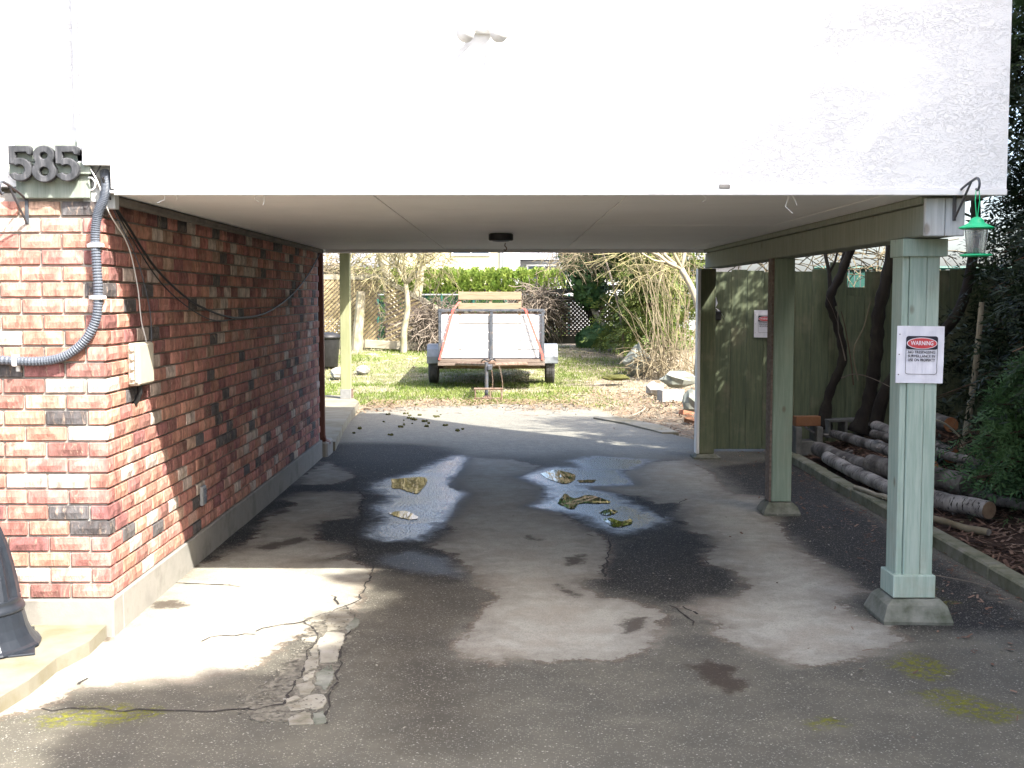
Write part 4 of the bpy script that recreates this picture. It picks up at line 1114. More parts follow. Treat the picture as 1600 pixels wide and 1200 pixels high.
MB().lathe([(0.176, 0.23), (0.165, 0.30), (0.150, 0.38), (0.130, 0.46), (0.095, 0.56), (0.055, 0.70), (0.044, 1.5), (0.040, 2.6)], (LX, LY, 0.062), 48, fl).build("fluted_shaft", m_lamp, lp)
MB().lathe([(0.05, 2.6), (0.08, 2.66), (0.10, 2.95), (0.11, 3.0), (0.04, 3.14), (0.02, 3.2)], (LX, LY, 0.062), 24).build("lantern", m_lamp, lp)

# ------------------------------------------------------------------ rear porch corner
tag(MB().prism([(-1.86, 12.62), (-2.03, 14.5), (-2.24, 17.6), (-2.55, 18.7), (-6, 18.7), (-6, 12.62)], -0.1, 0.10).build("patio_slab", m_slab), kind="structure")
dsp = thing("downspout", "brown downspout at the far end of the brick wall", "downspout", (-1.9, 12.16, 0.1))
MB().box(-1.955, -1.892, 12.10, 12.165, 0.20, 2.10, .008).build("pipe", m_brown_pipe, dsp)
MB().tube([(-1.92, 12.14, 0.22), (-1.915, 12.15, 0.17), (-1.89, 12.28, 0.13)], 0.034, 8).build("elbow", m_brown_pipe, dsp)
pp = thing("porch_post", "cream green square post on the patio slab behind house", "post", (-2.49, 18.1, 0.1))
MB().box(-2.565, -2.415, 18.02, 18.17, 0.24, 2.33, .006).build("shaft", m_cream_post, pp)
MB().box(-2.572, -2.41, 18.015, 18.175, 0.10, 0.245, .004).build("metal_shoe", m_metal_grey, pp)
MB().box(-2.415, -2.385, 18.06, 18.13, 0.105, 0.25, .004).build("rusty_strap", m_rust, pp)
MB().box(-7, -1.82, 12.13, 18.3, 2.53, 2.60, .01).build("porch_roof", m_roof, pp)
pb = thing("porch_beam", "brown porch beam with white gutter seen below the rear soffit", "beam", (-2.5, 18.1, 2.3))
MB().box(-7, -1.50, 18.03, 18.16, 2.335, 2.52, .006).build("beam_board", m_brown_pipe, pb)
MB().box(-7, -1.32, 17.92, 18.01, 2.31, 2.375, .01).build("gutter", m_trim, pb)
BX, BY = -3.84, 25.0
bz = float(yard_h(BX, BY))
gb = thing("garbage_bin", "dark grey garbage bin half hidden behind the downspout", "bin", (BX, BY, bz))
MB().lathe([(0.19, 0), (0.21, 0.02), (0.25, 0.58), (0.255, 0.6)], (BX + .02, BY, bz), 24).build("tub", m_black, gb, smooth=True)
MB().lathe([(0.275, 0.60), (0.285, 0.63), (0.27, 0.66), (0.24, 0.69), (0.12, 0.73), (0.03, 0.735)], (BX + .02, BY, bz), 24).build("lid", m_black, gb, smooth=True)
# ------------------------------------------------------------------ green board fence behind the bed
fence = thing("board_fence", "tall green stained board fence behind the planting bed", "fence", (2.0, 12.6, 0))
r = random.Random(31)
x = 2.03
k = 0
while x < 7.4:
    w = r.uniform(0.165, 0.19)
    z0 = float(bed_h(x, 12.6)) - 0.05 if x > 2.9 else 0.02
    top = 1.925 + r.uniform(-.015, .02) + (0.07 if 3.33 < x < 3.5 else 0)
    if 3.50 < x < 3.64: top = 1.66                              # a snapped board
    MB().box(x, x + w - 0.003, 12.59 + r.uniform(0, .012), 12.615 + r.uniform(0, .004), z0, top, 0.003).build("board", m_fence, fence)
    x += w
    k += 1
MB().box(2.03, 7.4, 12.63, 12.68, 1.66, 1.75, .004).build("rail", m_fence, fence)
MB().box(2.03, 7.4, 12.63, 12.68, 0.40, 0.49, .004).build("rail", m_fence, fence)
for px in (2.05, 4.5, 7.0):
    MB().box(px, px + .1, 12.69, 12.79, 0, 1.9, .004).build("fence_post", m_fence, fence)
mb = MB()
mb.add([(2.15, 12.575, 1.73), (2.19, 12.572, 1.66), (2.215, 12.57, 1.58), (2.19, 12.572, 1.53), (2.26, 12.567, 1.47), (2.295, 12.565, 1.40), (2.24, 12.575, 1.50), (2.165, 12.575, 1.55)], [(0, 1, 7), (1, 2, 3, 7), (3, 4, 6), (4, 5, 6), (3, 6, 7)])
tag(mb.build("torn_paper", m_paper), "torn scrap of white plastic stuck on the fence boards", "scrap")
tag(MB().box(2.165, 2.255, 12.55, 12.588, 1.40, 1.50, .01).build("gate_latch", m_black), "black gate latch box on the green fence boards", "latch")

# slatted chain link fence of the neighbour, seen over the boards
cl = thing("slatted_fence", "teal slatted chain link fence beyond the green boards", "fence", (4, 15.6, 0))
for i in range(40):
    xx = 4.1 + i * 0.075
    MB().box(xx, xx + .062, 15.6, 15.61, 0.1, 2.0 + 0.02 * (i % 2)).build("slat", m_teal, cl)
MB().tube([(4.0, 15.58, 2.03), (7.2, 15.58, 2.03)], 0.022, 8).build("top_rail", m_teal, cl)
# ------------------------------------------------------------------ logs, blocks and branches in the bed
def log(label, a, b, ra, rb_, mat, cut=None, bend=0.03, seed=0):
    r = random.Random(seed)
    a, b = Vector(a), Vector(b)
    t = thing("birch_log" if mat is m_birch else "firewood_log", label, "log", tuple((a + b) / 2), "logs piled in the planting bed")
    ra, rb_ = ra * .68, rb_ * .68
    n = 9
    side = (b - a).cross(Vector((0, 0, 1))).normalized()
    pts, rad = [], []
    for i in range(n):
        u = i / (n - 1)
        p = a.lerp(b, u) + side * bend * math.sin(u * math.pi) * r.choice((1, 1)) + Vector((0, 0, r.uniform(-.006, .006)))
        pts.append(p); rad.append((ra + (rb_ - ra) * u) * r.uniform(0.94, 1.06))
    # bark coordinates run along the log, so the mesh is built upright and then laid down
    L = (b - a).length
    q = (b - a).normalized().to_track_quat('Z', 'Y').to_matrix().to_4x4()
    MI = (Matrix.Translation(a) @ q).inverted()
    mb = MB().tube([MI @ p for p in pts], rad, 14, cap=False)
    for _ in range(2):
        kz = r.uniform(.2, .8) * L; ang = r.uniform(0, 6.28); rr = (ra + rb_) / 2
        mb.tube([(math.cos(ang) * rr * .8, math.sin(ang) * rr * .8, kz), (math.cos(ang) * rr * 1.25, math.sin(ang) * rr * 1.25, kz + .03)], [rr * .3, rr * .2], 6)
    me = mb.mesh("bark")
    me.polygons.foreach_set("use_smooth", np.ones(len(me.polygons), dtype=bool))
    o = link_mesh("bark", me, mat, t)
    o.matrix_local = Matrix.Translation(-ORG[t.name]) @ Matrix.Translation(a) @ q
    for p, d, rr in ((pts[0], pts[0] - pts[1], rad[0]), (pts[-1], pts[-1] - pts[-2], rad[-1])):
        d = d.normalized()
        MB().tube([p - d * .01, p + d * .004, p + d * .0045], [rr * .97, rr * .93, rr * .5], 14).build("cut_end", cut or m_cut, t)
    return t
log("front grey birch log lying along the edging, left of the near post", (2.985, 11.0, .145), (3.03, 9.0, .13), .085, .09, m_birch, bend=.02, seed=1)
log("dark thick log lying just behind the front birch log", (3.02, 11.5, .17), (3.24, 9.3, .16), .105, .10, m_birch_dark, bend=.03, seed=2)
log("pale birch log at the left end on top of the pile", (3.20, 11.6, .30), (3.36, 10.0, .30), .065, .075, m_birch, bend=-.02, seed=3)
log("short birch log lying beside the pale one on the pile top", (3.45, 11.0, .26), (3.42, 9.5, .28), .085, .09, m_birch, bend=.02, seed=4)
log("mossy birch log at the back of the pile, behind the near post", (3.72, 12.0, .34), (3.72, 10.5, .34), .08, .085, m_birch, bend=.02, seed=5)
log("foremost white birch log with broad cut end, right of the near post", (3.02, 9.15, .13), (3.385, 8.25, .145), .095, .10, m_birch, m_cut_pale, .01, seed=6)
log("thick black barked log resting behind the foremost birch log", (3.05, 9.9, .24), (3.46, 8.85, .24), .12, .12, m_birch_dark, m_birch_dark, .02, seed=7)
log("thin spotted birch log sloping down over the black log", (3.28, 10.6, .42), (3.80, 9.0, .31), .055, .058, m_birch, bend=.0, seed=8)
log("slim birch log with brown cut end, rightmost on the ground", (3.45, 9.4, .12), (3.83, 8.45, .115), .062, .062, m_birch, bend=.0, seed=9)
log("log with round orange cut end, highest at the back", (4.05, 12.0, .50), (4.06, 10.8, .47), .10, .105, m_birch_dark, bend=.01, seed=10)
log("log with orange cut end lying below the highest one", (3.85, 11.6, .27), (3.90, 10.35, .26), .11, .115, m_birch, bend=.01, seed=11)
log("peeled tan branch piece lying on the bark litter in front", (2.93, 8.35, .10), (3.17, 7.72, .09), .034, .036, m_tan_twig, m_birch_dark, .03, seed=12)
log("thin bare stick leaning on edging left of the near post", (2.82, 9.55, .10), (2.93, 8.75, .11), .026, .03, m_rail, m_cut_pale, .0, seed=13)
def branch(label, pts, r0, r1, mat):
    s = spline(pts, 6)
    o = MB().tube(s, [r0 + (r1 - r0) * i / (len(s) - 1) for i in range(len(s))], 6).build("fallen_branch", mat)
    return tag(o, label, "branch")
branch("thin forked birch branch reaching left from the log pile", [(2.99, 12.05, .36), (3.05, 11.9, .30), (3.16, 11.8, .27), (3.24, 11.6, .29)], .010, .014, m_birch)
branch("arched pale twig hanging beside the orange log ends", [(3.62, 10.2, .60), (3.78, 10.2, .55), (3.92, 10.2, .42), (4.0, 10.2, .26)], .010, .007, m_rail)
branch("long thin twig arching above the log pile behind the post", [(3.35, 11.9, .83), (3.48, 11.9, .87), (3.62, 11.8, .84), (3.8, 11.6, .74)], .006, .004, m_grey_twig)
branch("slender bent root lying over the litter at the frame edge", [(4.05, 9.1, .45), (4.1, 9.05, .22), (4.3, 9.0, .16), (4.5, 9.0, .2)], .008, .007, m_grey_twig)
branch("long stick lying across asphalt beside the near footing", [(2.3, 6.95, .018), (2.5, 6.8, .022), (2.66, 6.62, .02), (2.72, 6.45, .02)], .004, .003, m_grey_twig)
branch("pale curved twig on the dead leaves beyond the asphalt", [(1.55, 15.9, .02), (1.75, 16.3, .03), (1.95, 16.9, .05), (2.0, 17.5, .04)], .012, .008, m_rail)

def cinder(label, loc, rz, mat, lying=False):
    t = thing("cinder_block", label, "block", loc)
    mb = MB()
    L, W, H = .39, .19, .19
    for a in (0, L / 2 - .0125, L - .025): mb.box(-L / 2 + a, -L / 2 + a + .025, -W / 2 + .028, W / 2 - .028, 0, H, .002)
    mb.box(-L / 2, L / 2, -W / 2, -W / 2 + .028, 0, H, .004).box(-L / 2, L / 2, W / 2 - .028, W / 2, 0, H, .004)
    mat_ = Matrix.Rotation(rz, 4, 'Z') @ (Matrix.Translation((0, 0, W / 2)) @ Matrix.Rotation(math.pi / 2, 4, 'X') @ Matrix.Translation((0, 0, -H / 2)) if lying else Matrix.Identity(4))
    mb.v = [tuple(mat_ @ Vector(p) + Vector(loc)) for p in mb.v]
    mb.build("block_shell", mat, t)
    return t
def upright_block(label, x, y, z):
    """a channel block on end: two cheeks and a low web, the notch to the viewer"""
    t = thing("cinder_block", label, "block", (x, y, z))
    MB().box(x - .15, x - .09, y, y + .30, z, z + .29, .006).box(x + .06, x + .12, y, y + .30, z, z + .29, .006).box(x - .088, x + .058, y + .02, y + .28, z, z + .14, .004).build("block_shell", m_cinder_dark, t)
    return t
upright_block("dark notched concrete block under the orange brick", 3.02, 11.75, 0.06)
o = MB().box(-.13, .13, -.05, .05, 0, .10, .006).mesh("loose_brick")
o = link_mesh("loose_brick", o, m_orange_brick); o.location = (3.0, 11.86, .352); o.rotation_euler = (0, 0, .12)
tag(o, "orange brick lying across the notched block in the bed", "brick")
cinder("dark hollow block lying behind the orange brick by trunks", (3.46, 12.2, .20), .15, m_cinder_dark, True)

def rock(name, label, c, s, mat, seed, cat="rock", point=0.0):
    r = np.random.default_rng(seed)
    n, m_ = 9, 6
    vs = []
    for j in range(m_ + 1):
        th = math.pi * j / m_
        for i in range(n):
            a = 2 * math.pi * i / n
            k = 0.8 + 0.4 * r.random()
            z = math.cos(th)
            vs.append((c[0] + s[0] * k * math.sin(th) * math.cos(a) * (1 - point * max(z, 0)) , c[1] + s[1] * k * math.sin(th) * math.sin(a), c[2] + s[2] * (z + 0.55) * (0.85 + .25 * r.random())))
    fs = [(j * n + i, (j + 1) * n + i, (j + 1) * n + (i + 1) % n, j * n + (i + 1) % n) for j in range(m_) for i in range(n)]
    mb = MB().add(vs, fs)
    return tag(mb.build(name, mat), label, cat)
rock("garden_rock", "pointed pale green stone standing beyond the asphalt", (2.62, 24.0, 0.18), (.30, .22, .34), m_rock, 3, point=.7)
rock("garden_rock", "flat grey green stone behind the white cinder block", (2.90, 20.2, 0.16), (.30, .2, .15), m_rock, 4)
rock("garden_rock", "rounded pale stone left of the white cinder block", (2.42, 19.6, 0.06), (.16, .14, .12), m_cinder, 5)
rock("garden_rock", "grey stone peeping out beside the far carport post", (2.62, 16.9, 0.05), (.12, .16, .18), m_rock, 6)
rock("garden_rock", "small grey stones heap beside the garbage bin", (-3.35, 23.6, 0.06), (.22, .2, .14), m_cinder, 8)
rock("garden_rock", "pale lump of broken concrete left of the trailer", (-3.0, 24.3, 0.1), (.14, .14, .1), m_cinder, 9)
rock("moss_clump", "bright yellow moss mound before the pointed stone", (2.05, 22.6, 0.08), (.28, .16, .06), m_moss, 7, "moss")
cinder("white sunlit cinder block near the far carport post", (2.56, 18.65, 0.0), .35, m_cinder, False)
for q, (x_, y_, rz, lab) in enumerate(((2.50, 16.6, .5, "red brick half buried in leaves before the cinder block"), (2.43, 15.6, -.7, "orange brick lying close to the far carport post"), (2.64, 17.6, 1.2, "tilted red brick leaning by the white cinder block"))):
    o = MB().box(-.1, .1, -.05, .05, 0, .065, .005).build("loose_brick", m_loose_brick if q != 1 else m_orange_brick)
    o.location = (x_, y_, float(yard_h(x_, y_)) - .02); o.rotation_euler = (.25 * q, .2, rz)
    tag(o, lab, "brick")
o = MB().prism([(1.15, 16.0), (1.5, 16.05), (1.95, 15.0), (2.05, 14.2), (1.85, 14.2), (1.5, 15.3)], -.02, .02).build("stone_slab", m_slab)
tag(o, "flat pale stone slab along the asphalt edge", "slab")

# moss balls fallen on the asphalt at the rear
r = random.Random(77)
mb = MB()
for i in range(28):
    cx_, cy_ = (r.gauss(-1.32, .20), r.gauss(15.8, .55)) if i < 18 else (r.uniform(-1.9, -.3), r.uniform(13.2, 16.8))
    s = r.uniform(.010, .032)
    for _ in range(4):
        p = Vector((cx_ + r.uniform(-s, s), cy_ + r.uniform(-s, s), .004))
        mb.tube([p, p + Vector((r.uniform(-.5, .5) * s, r.uniform(-.5, .5) * s, s * .5)), p + Vector((0, 0, s * .8))], [s * .6, s * .5, s * .15], 5)
tag(mb.build("moss_crumbs", m_moss), "dark moss lumps fallen on the asphalt behind the carport", "moss", kind="stuff")

# ------------------------------------------------------------------ trees and shrubs
class Limbs:
    def __init__(self, seed): self.mb, self.tw, self.r, self.tips = MB(), MB(), random.Random(seed), []
    def grow(self, p, d, L, rad, depth, bend=.35, up=.15, kids=(2, 3), spread=.7, n=5, shrink=.68, thin=.012):
        r = self.r
        pts, rads = [Vector(p)], [rad]
        d = Vector(d).normalized()
        for i in range(n):
            d = (d + Vector((r.uniform(-bend, bend), r.uniform(-bend, bend), r.uniform(-bend, bend) * .6 + up * .4))).normalized()
            pts.append(pts[-1] + d * (L / n)); rads.append(rad * (1 - .5 * (i + 1) / n))
        (self.mb if rad > thin else self.tw).tube(pts, rads, 8 if rad > .05 else (6 if rad > thin else 4), cap=rad > thin)
        if depth <= 0:
            self.tips.append(pts[-1]); return
        for _ in range(r.randint(*kids)):
            k = r.randint(max(1, n // 2), n)
            a = d.orthogonal().normalized()
            a.rotate(Matrix.Rotation(r.uniform(0, 6.283), 3, d))
            nd = (d * (1 - spread * .45) + a * spread + Vector((0, 0, up))).normalized()
            self.grow(pts[k], nd, L * shrink * r.uniform(.75, 1.2), rads[k] * r.uniform(.6, .8), depth - 1, bend, up, kids, spread, n, shrink, thin)

def finish_tree(t, L, bark, twig, crown=None):
    L.mb.build("trunk", bark, t, smooth=True)
    if L.tw.v:
        L.tw.build("crown", twig, t)

def tree_thing(name, label, base, cat="tree", group=None): return thing(name, label, cat, base, group)

# sprays: flat feathery leaflets of cedar foliage
def spray_mesh(name, C, A, size, mat, parent, seed=0, leaf=6, wid=0.12, droop=0.35):
    g = np.random.default_rng(seed)
    n = len(C)
    A = A / (np.linalg.norm(A, axis=1, keepdims=True) + 1e-9)
    up = np.tile(np.array([0, 0, 1.0]), (n, 1)) + g.normal(0, .45, (n, 3))
    S = np.cross(A, up); S /= (np.linalg.norm(S, axis=1, keepdims=True) + 1e-9)
    size = size * g.uniform(.6, 1.3, n)
    V = []
    for k in range(leaf):
        u = (k + .5) / leaf
        side = 1 if k % 2 else -1
        b = C + A * (size * u * .8)[:, None] - np.array([0, 0, 1.0]) * (size * droop * u * u)[:, None]
        d = A * .75 + S * side * (.75 if k < leaf - 1 else .1) + g.normal(0, .18, (n, 3))
        d /= np.linalg.norm(d, axis=1, keepdims=True)
        l = size * (.55 - .2 * abs(u - .4))
        w = np.cross(d, np.cross(A, S)); w /= (np.linalg.norm(w, axis=1, keepdims=True) + 1e-9)
        w = w * (size * wid * .5)[:, None]
        m_ = b + d * (l * .5)[:, None]; e = b + d * l[:, None]
        V.append(np.stack([b, m_ - w, e, m_ + w], 1))
    V = np.concatenate(V, 0).reshape(-1, 3)
    return np_mesh(name, V, np.arange(len(V)).reshape(-1, 4), mat, parent)

def cedar(label, base, H, R, n, size, seed, z_low=0.3, mat=None, group="cedars along the driveway", leaf=6, wid=.13, trunk=.16, shape=.75):
    g = np.random.default_rng(seed)
    t = thing("cedar_tree", label, "tree", base, group)
    b = np.array(base, float)
    mb = MB()
    mb.tube([b + np.array([0, 0, -.1]), b + np.array([.05, .03, H * .3]), b + np.array([-.03, .05, H * .65]), b + np.array([0, 0, H * .98])], [trunk, trunk * .8, trunk * .45, .02], 10)
    nb = int(n / 28)
    C, A = [], []
    for i in range(nb):
        u = g.random() ** .85
        z = z_low + (H - z_low) * u
        rr = R * ((1 - u) ** shape * .92 + .08) * g.uniform(.7, 1.15)
        a = g.uniform(0, 2 * np.pi)
        dirv = np.array([np.cos(a), np.sin(a), 0])
        p0 = b + np.array([0, 0, z]); 
        tip = p0 + dirv * rr + np.array([0, 0, -.25 * rr + .1])
        mid = p0 + dirv * rr * .5 + np.array([0, 0, .02 * rr])
        if i % 2 == 0: mb.tube([p0, mid, tip], [.02, .012, .004], 4, cap=False)
        m_ = 28
        s = g.random(m_) ** .6
        pos = (p0[None] * ((1 - s) ** 2)[:, None] + mid[None] * (2 * s * (1 - s))[:, None] + tip[None] * (s ** 2)[:, None])
        pos = pos + g.normal(0, .09 * rr + .03, (m_, 3))
        C.append(pos)
        A.append(dirv[None] * .8 + g.normal(0, .55, (m_, 3)) + np.array([0, 0, -.25]))
    mb.build("trunk", m_cedar_bark, t, smooth=True)
    spray_mesh("crown", np.concatenate(C), np.concatenate(A), size, mat or m_cedar, t, seed, leaf, wid)
    return t

# cedars in view at the right of the carport
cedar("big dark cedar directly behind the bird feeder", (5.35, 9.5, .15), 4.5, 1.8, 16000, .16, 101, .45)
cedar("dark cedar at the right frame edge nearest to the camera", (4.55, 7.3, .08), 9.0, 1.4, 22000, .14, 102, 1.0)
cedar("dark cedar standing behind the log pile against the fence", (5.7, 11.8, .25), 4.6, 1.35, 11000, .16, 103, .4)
cedar("low bright green cedar bush drooping over the log ends", (4.02, 8.7, .05), 1.2, .72, 6500, .11, 104, .12, m_bush, None, 7, .13, .03)
# cedars of the same row that stand out of frame and shade the drive
for q, (x_, y_, H, R, lab) in enumerate(((6.4, 4.4, 9.2, 1.3, "cedar of the driveway row beside the carport mouth"), (6.1, 3.1, 9.0, 1.05, "cedar of the driveway row level with the camera"), (5.75, 1.8, 9.0, 1.2, "cedar of the driveway row just behind the camera"),
        (5.3, .6, 9.0, 1.2, "cedar of the driveway row well behind the camera"), (5.1, -.5, 9.0, 1.2, "last cedar of the row towards the street"), (7.8, 4.0, 10.5, 1.7, "tall cedar in the second row beside the carport"), (6.6, 6.6, 8.5, 1.6, "cedar of the second row right of the carport posts"), (7.2, 10.8, 6.0, 1.5, "cedar of the second row near the board fence"), (7.8, 8.2, 8.6, 1.5, "tall cedar in the second row behind the logs"), (4.45, -1.8, 9.0, 1.2, "outermost cedar of the row near the street"), (7.6, 0.2, 9.6, 1.7, "tall cedar in the second row behind the camera"))):
    cedar(lab, (x_, y_, 0.0), H, R, 4700, .35, 120 + q, .8, leaf=5, wid=.34, shape=.42)

pole = thing("leaning_pole", "pale peeling pole leaning among the cedars behind logs", "pole", (3.98, 10.2, .1))
MB().tube([(3.95, 10.3, .1), (3.99, 10.25, .5), (4.03, 10.2, 1.0), (4.05, 10.15, 1.6)], [.034, .032, .028, .024], 8).build("shaft", m_rail, pole)

# crooked dark trunks in front of the fence
def crooked(label, pts, r0, r1, extra, seed, base):
    t = thing("crooked_tree", label, "tree", base)
    L = Limbs(seed)
    s = spline(pts, 8)
    L.mb.tube(s, [(r0 + (r1 - r0) * i / (len(s) - 1)) * (1 + .12 * math.sin(i * 1.7)) + (.05 * (1 - i / 6) if i < 6 else 0) for i in range(len(s))], 10)
    for p, d, l, rad, dep in extra:
        L.grow(p, d, l, rad, dep, .25, .25)
    top = s[-1]
    for k in range(4):
        L.grow(top, (L.r.uniform(-.7, .7), L.r.uniform(-.5, .5), 1), 1.5, r1 * .7, 3, .3, .2)
    finish_tree(t, L, m_bark, m_grey_twig)
    return t
crooked("slim crooked dark trunk left of the thicker one by fence", [(3.27, 12.25, .28), (3.33, 12.25, .65), (3.46, 12.25, 1.0), (3.40, 12.25, 1.35), (3.30, 12.2, 1.62), (3.42, 12.2, 1.9), (3.52, 12.15, 2.3), (3.45, 12.1, 3.0)], .048, .042,
    [((3.36, 12.22, 1.55), (-.35, .1, 1), .9, .026, 2), ((3.40, 12.2, 1.8), (.1, .1, 1), .9, .03, 2)], 5, (3.27, 12.25, .2))
thick = crooked("thick dark trunk forking in front of the green fence", [(3.60, 12.1, .25), (3.70, 12.1, .6), (3.76, 12.1, 1.1), (3.78, 12.1, 1.5), (3.88, 12.1, 2.0), (3.95, 12.1, 2.8), (3.9, 12, 3.6)], .072, .058,
    [((3.42, 12.0, 1.0), (-.3, -.1, .7), .5, .008, 1)], 6, (3.60, 12.1, .2))
g = np.random.default_rng(33)
d = g.normal(0, 1, (4200, 3)); d /= np.linalg.norm(d, axis=1, keepdims=True)
clump = np.array([[4.3, 11.6, 4.2], [3.9, 11.2, 3.6], [4.7, 11.0, 3.8], [4.4, 11.9, 5.0], [5.1, 11.8, 4.4]])[g.integers(0, 5, 4200)]
spray_mesh("crown", clump + d * g.uniform(.35, 1, 4200)[:, None] * np.array([.75, .7, .6]), d + np.array([0, 0, -.3]), .17, m_cedar, thick, 34, 6, .16)
branchy = thing("crooked_tree", "dark limb curving right behind the near post", "tree", (3.72, 11.95, .25))
s = spline([(3.72, 11.95, .3), (3.80, 11.95, .65), (3.98, 11.9, .95), (4.25, 11.85, 1.2), (4.5, 11.8, 1.55), (4.62, 11.8, 2.2), (4.6, 11.8, 3.0)], 8)
MB().tube(s, [.072 - .028 * i / len(s) for i in range(len(s))], 9).build("trunk", m_bark, branchy, smooth=True)
branch("thin pale forked sapling twig in front of the fence", [(3.55, 12.0, .8), (3.50, 12.0, 1.1), (3.60, 12.0, 1.35), (3.66, 12.0, 1.6)], .008, .005, m_tan_twig)
branch("pair of slender reddish twigs beside the slim trunk", [(3.52, 12.05, .75), (3.48, 12.05, 1.05), (3.42, 12.05, 1.35), (3.38, 12.05, 1.5)], .007, .004, m_cedar_bark)
# ------------------------------------------------------------------ utility trailer
TX0, TX1, TY = -1.27, 0.64, 21.4
tr = thing("utility_trailer", "black framed utility trailer with white board front parked on grass", "trailer", (-.31, 22.9, 0))
for s in range(5):
    z0 = .55 + s * .157
    MB().box(TX0 + .05, TX1 - .05, TY + .02, TY + .042, z0, z0 + .144, .004).build("front_plank", m_white_board, tr)
for xx in (TX0, (TX0 + TX1) / 2 - .025, TX1 - .055):
    MB().box(xx, xx + .055, TY - .03, TY + .018, .50, 1.388, .004).build("upright", m_steel, tr)
MB().box(TX0, TX1, TY - .035, TY + .03, 1.39, 1.435, .004).build("top_rail", m_steel, tr)
MB().box(TX0 + .06, TX1 - .06, TY + .005, TY + .03, 1.345, 1.375, .003).build("rusty_lip", m_rust, tr)
MB().box(TX0 - .01, TX1 + .01, TY - .06, TY - .033, .475, .535, .004).build("sill_board", m_sill_wood, tr)
MB().box(TX0 - .01, TX1 + .01, TY - .065, TY - .03, .415, .470, .004).build("sill_board", m_sill_wood, tr)
MB().box(TX0 + .02, TX1 - .02, TY, TY + 3.0, .47, .52).build("deck", m_sill_wood, tr)
for xx in (TX0, TX1 - .03):
    for s in range(5):
        z0 = .55 + s * .157
        MB().box(xx, xx + .022, TY + .06, TY + 3.0, z0, z0 + .150, .003).build("side_plank", m_white_board, tr)
    MB().box(xx - .02, xx + .05, TY + .045, TY + 3.02, 1.36, 1.40, .003).build("side_rail", m_steel, tr)
    MB().box(xx - .01, xx + .04, TY, TY + 3.0, .405, .465, .003).build("chassis_rail", m_steel, tr)
MB().box(TX0 + .05, TX1 - .05, TY + 2.96, TY + 2.99, .55, 1.3, .003).build("tailgate", m_white_board, tr)
for xx in (-1.54, .70):
    w = thing("wheel", None, None, (xx + .09, 22.9, .31))
    w.parent = tr; w.location = Vector((xx + .09, 22.9, .31)) - ORG[tr.name]
    mb = MB().lathe([(.20, -.085), (.30, -.09), (.325, -.07), (.33, -.03), (.325, -.028), (.325, -.012), (.33, -.01), (.33, .01), (.325, .012), (.325, .028), (.33, .03), (.325, .07), (.30, .09), (.20, .085)], (0, 0, 0), 32)
    mb.v = [(z + xx + .09, y + 22.9, -x + .31) for x, y, z in mb.v]
    mb.build("tyre", m_tyre, w, smooth=False)
    mb = MB().lathe([(.05, -.06), (.10, -.055), (.19, -.03), (.205, -.08), (.205, .08), (.19, .03), (.10, .05), (.05, .06)], (0, 0, 0), 20)
    mb.v = [(z + xx + .09, y + 22.9, -x + .31) for x, y, z in mb.v]
    mb.build("rim", m_metal_grey, w)
    # fender: an arched sheet with a rolled front lip
    prof = [(-.40, .40), (-.40, .52), (-.36, .66), (-.27, .745), (.27, .745), (.36, .66), (.40, .52), (.40, .40)]
    x0, x1 = xx - .02, xx + .235
    mb = MB()
    for (a, b), (c, d) in zip(prof[:-1], prof[1:]):
        mb.add([(x0, 22.9 + a, b), (x1, 22.9 + a, b), (x1, 22.9 + c, d), (x0, 22.9 + c, d), (x0, 22.9 + a * .98, b - .012), (x1, 22.9 + a * .98, b - .012), (x1, 22.9 + c * .98, d - .012), (x0, 22.9 + c * .98, d - .012)],
               [(0, 1, 2, 3), (7, 6, 5, 4), (0, 3, 7, 4), (1, 5, 6, 2)])
    mb.build("fender", m_fender, tr)
MB().tube([(-1.5, 22.9, .30), (.82, 22.9, .30)], .035, 8).build("axle", m_rust, tr)
for yy in (21.9, 23.5):
    MB().box(TX0 + .06, TX1 - .06, yy, yy + .06, .33, .40, .004).build("cross_member", m_rust, tr)
for xx in (TX0 + .03, TX1 - .06):
    MB().tube(spline([(xx, 22.4, .42), (xx, 22.9, .34), (xx, 23.4, .42)], 4), .028, 6).build("leaf_spring", m_rust, tr)
for s in (-1, 1):
    MB().tube([(-.31 + s * .8, 21.7, .43), (-.31 + s * .05, 20.2, .50)], .035, 6).build("drawbar", m_rust, tr)
MB().box(-.345, -.275, 19.05, 21.5, .475, .545, .006).build("tongue", m_steel, tr)
MB().box(-.40, -.22, 19.55, 19.75, .545, .60, .01).box(-.47, -.40, 19.6, 19.68, .56, .585, .006).build("coupler_latch", m_rust, tr)
MB().tube(spline([(-.45, 19.6, .59), (-.40, 19.5, .62), (-.33, 19.4, .60), (-.27, 19.4, .64), (-.22, 19.5, .60)], 4), .012, 5).build("hitch_cable", m_black, tr)
MB().tube([(-.36, 19.1, .60), (-.36, 19.1, .05)], .03, 10).build("jack_post", m_steel, tr)
MB().tube([(-.36, 19.1, .07), (-.36, 19.1, .03), (-.36, 19.1, .005)], [.03, .07, .08], 10).build("jack_foot", m_rust, tr)
mb = MB()
mb.tube([(-.56, 19.0, .175), (-.10, 19.0, .175)], .018, 6)
for xx in (-.54, -.30, -.12): mb.tube([(xx, 19.0, .17), (xx, 19.0, .0)], .012, 6)
mb.tube([(-.54, 19.0, .025), (-.12, 19.0, .025)], .010, 6)
mb.build("step_stand", m_rust, tr)
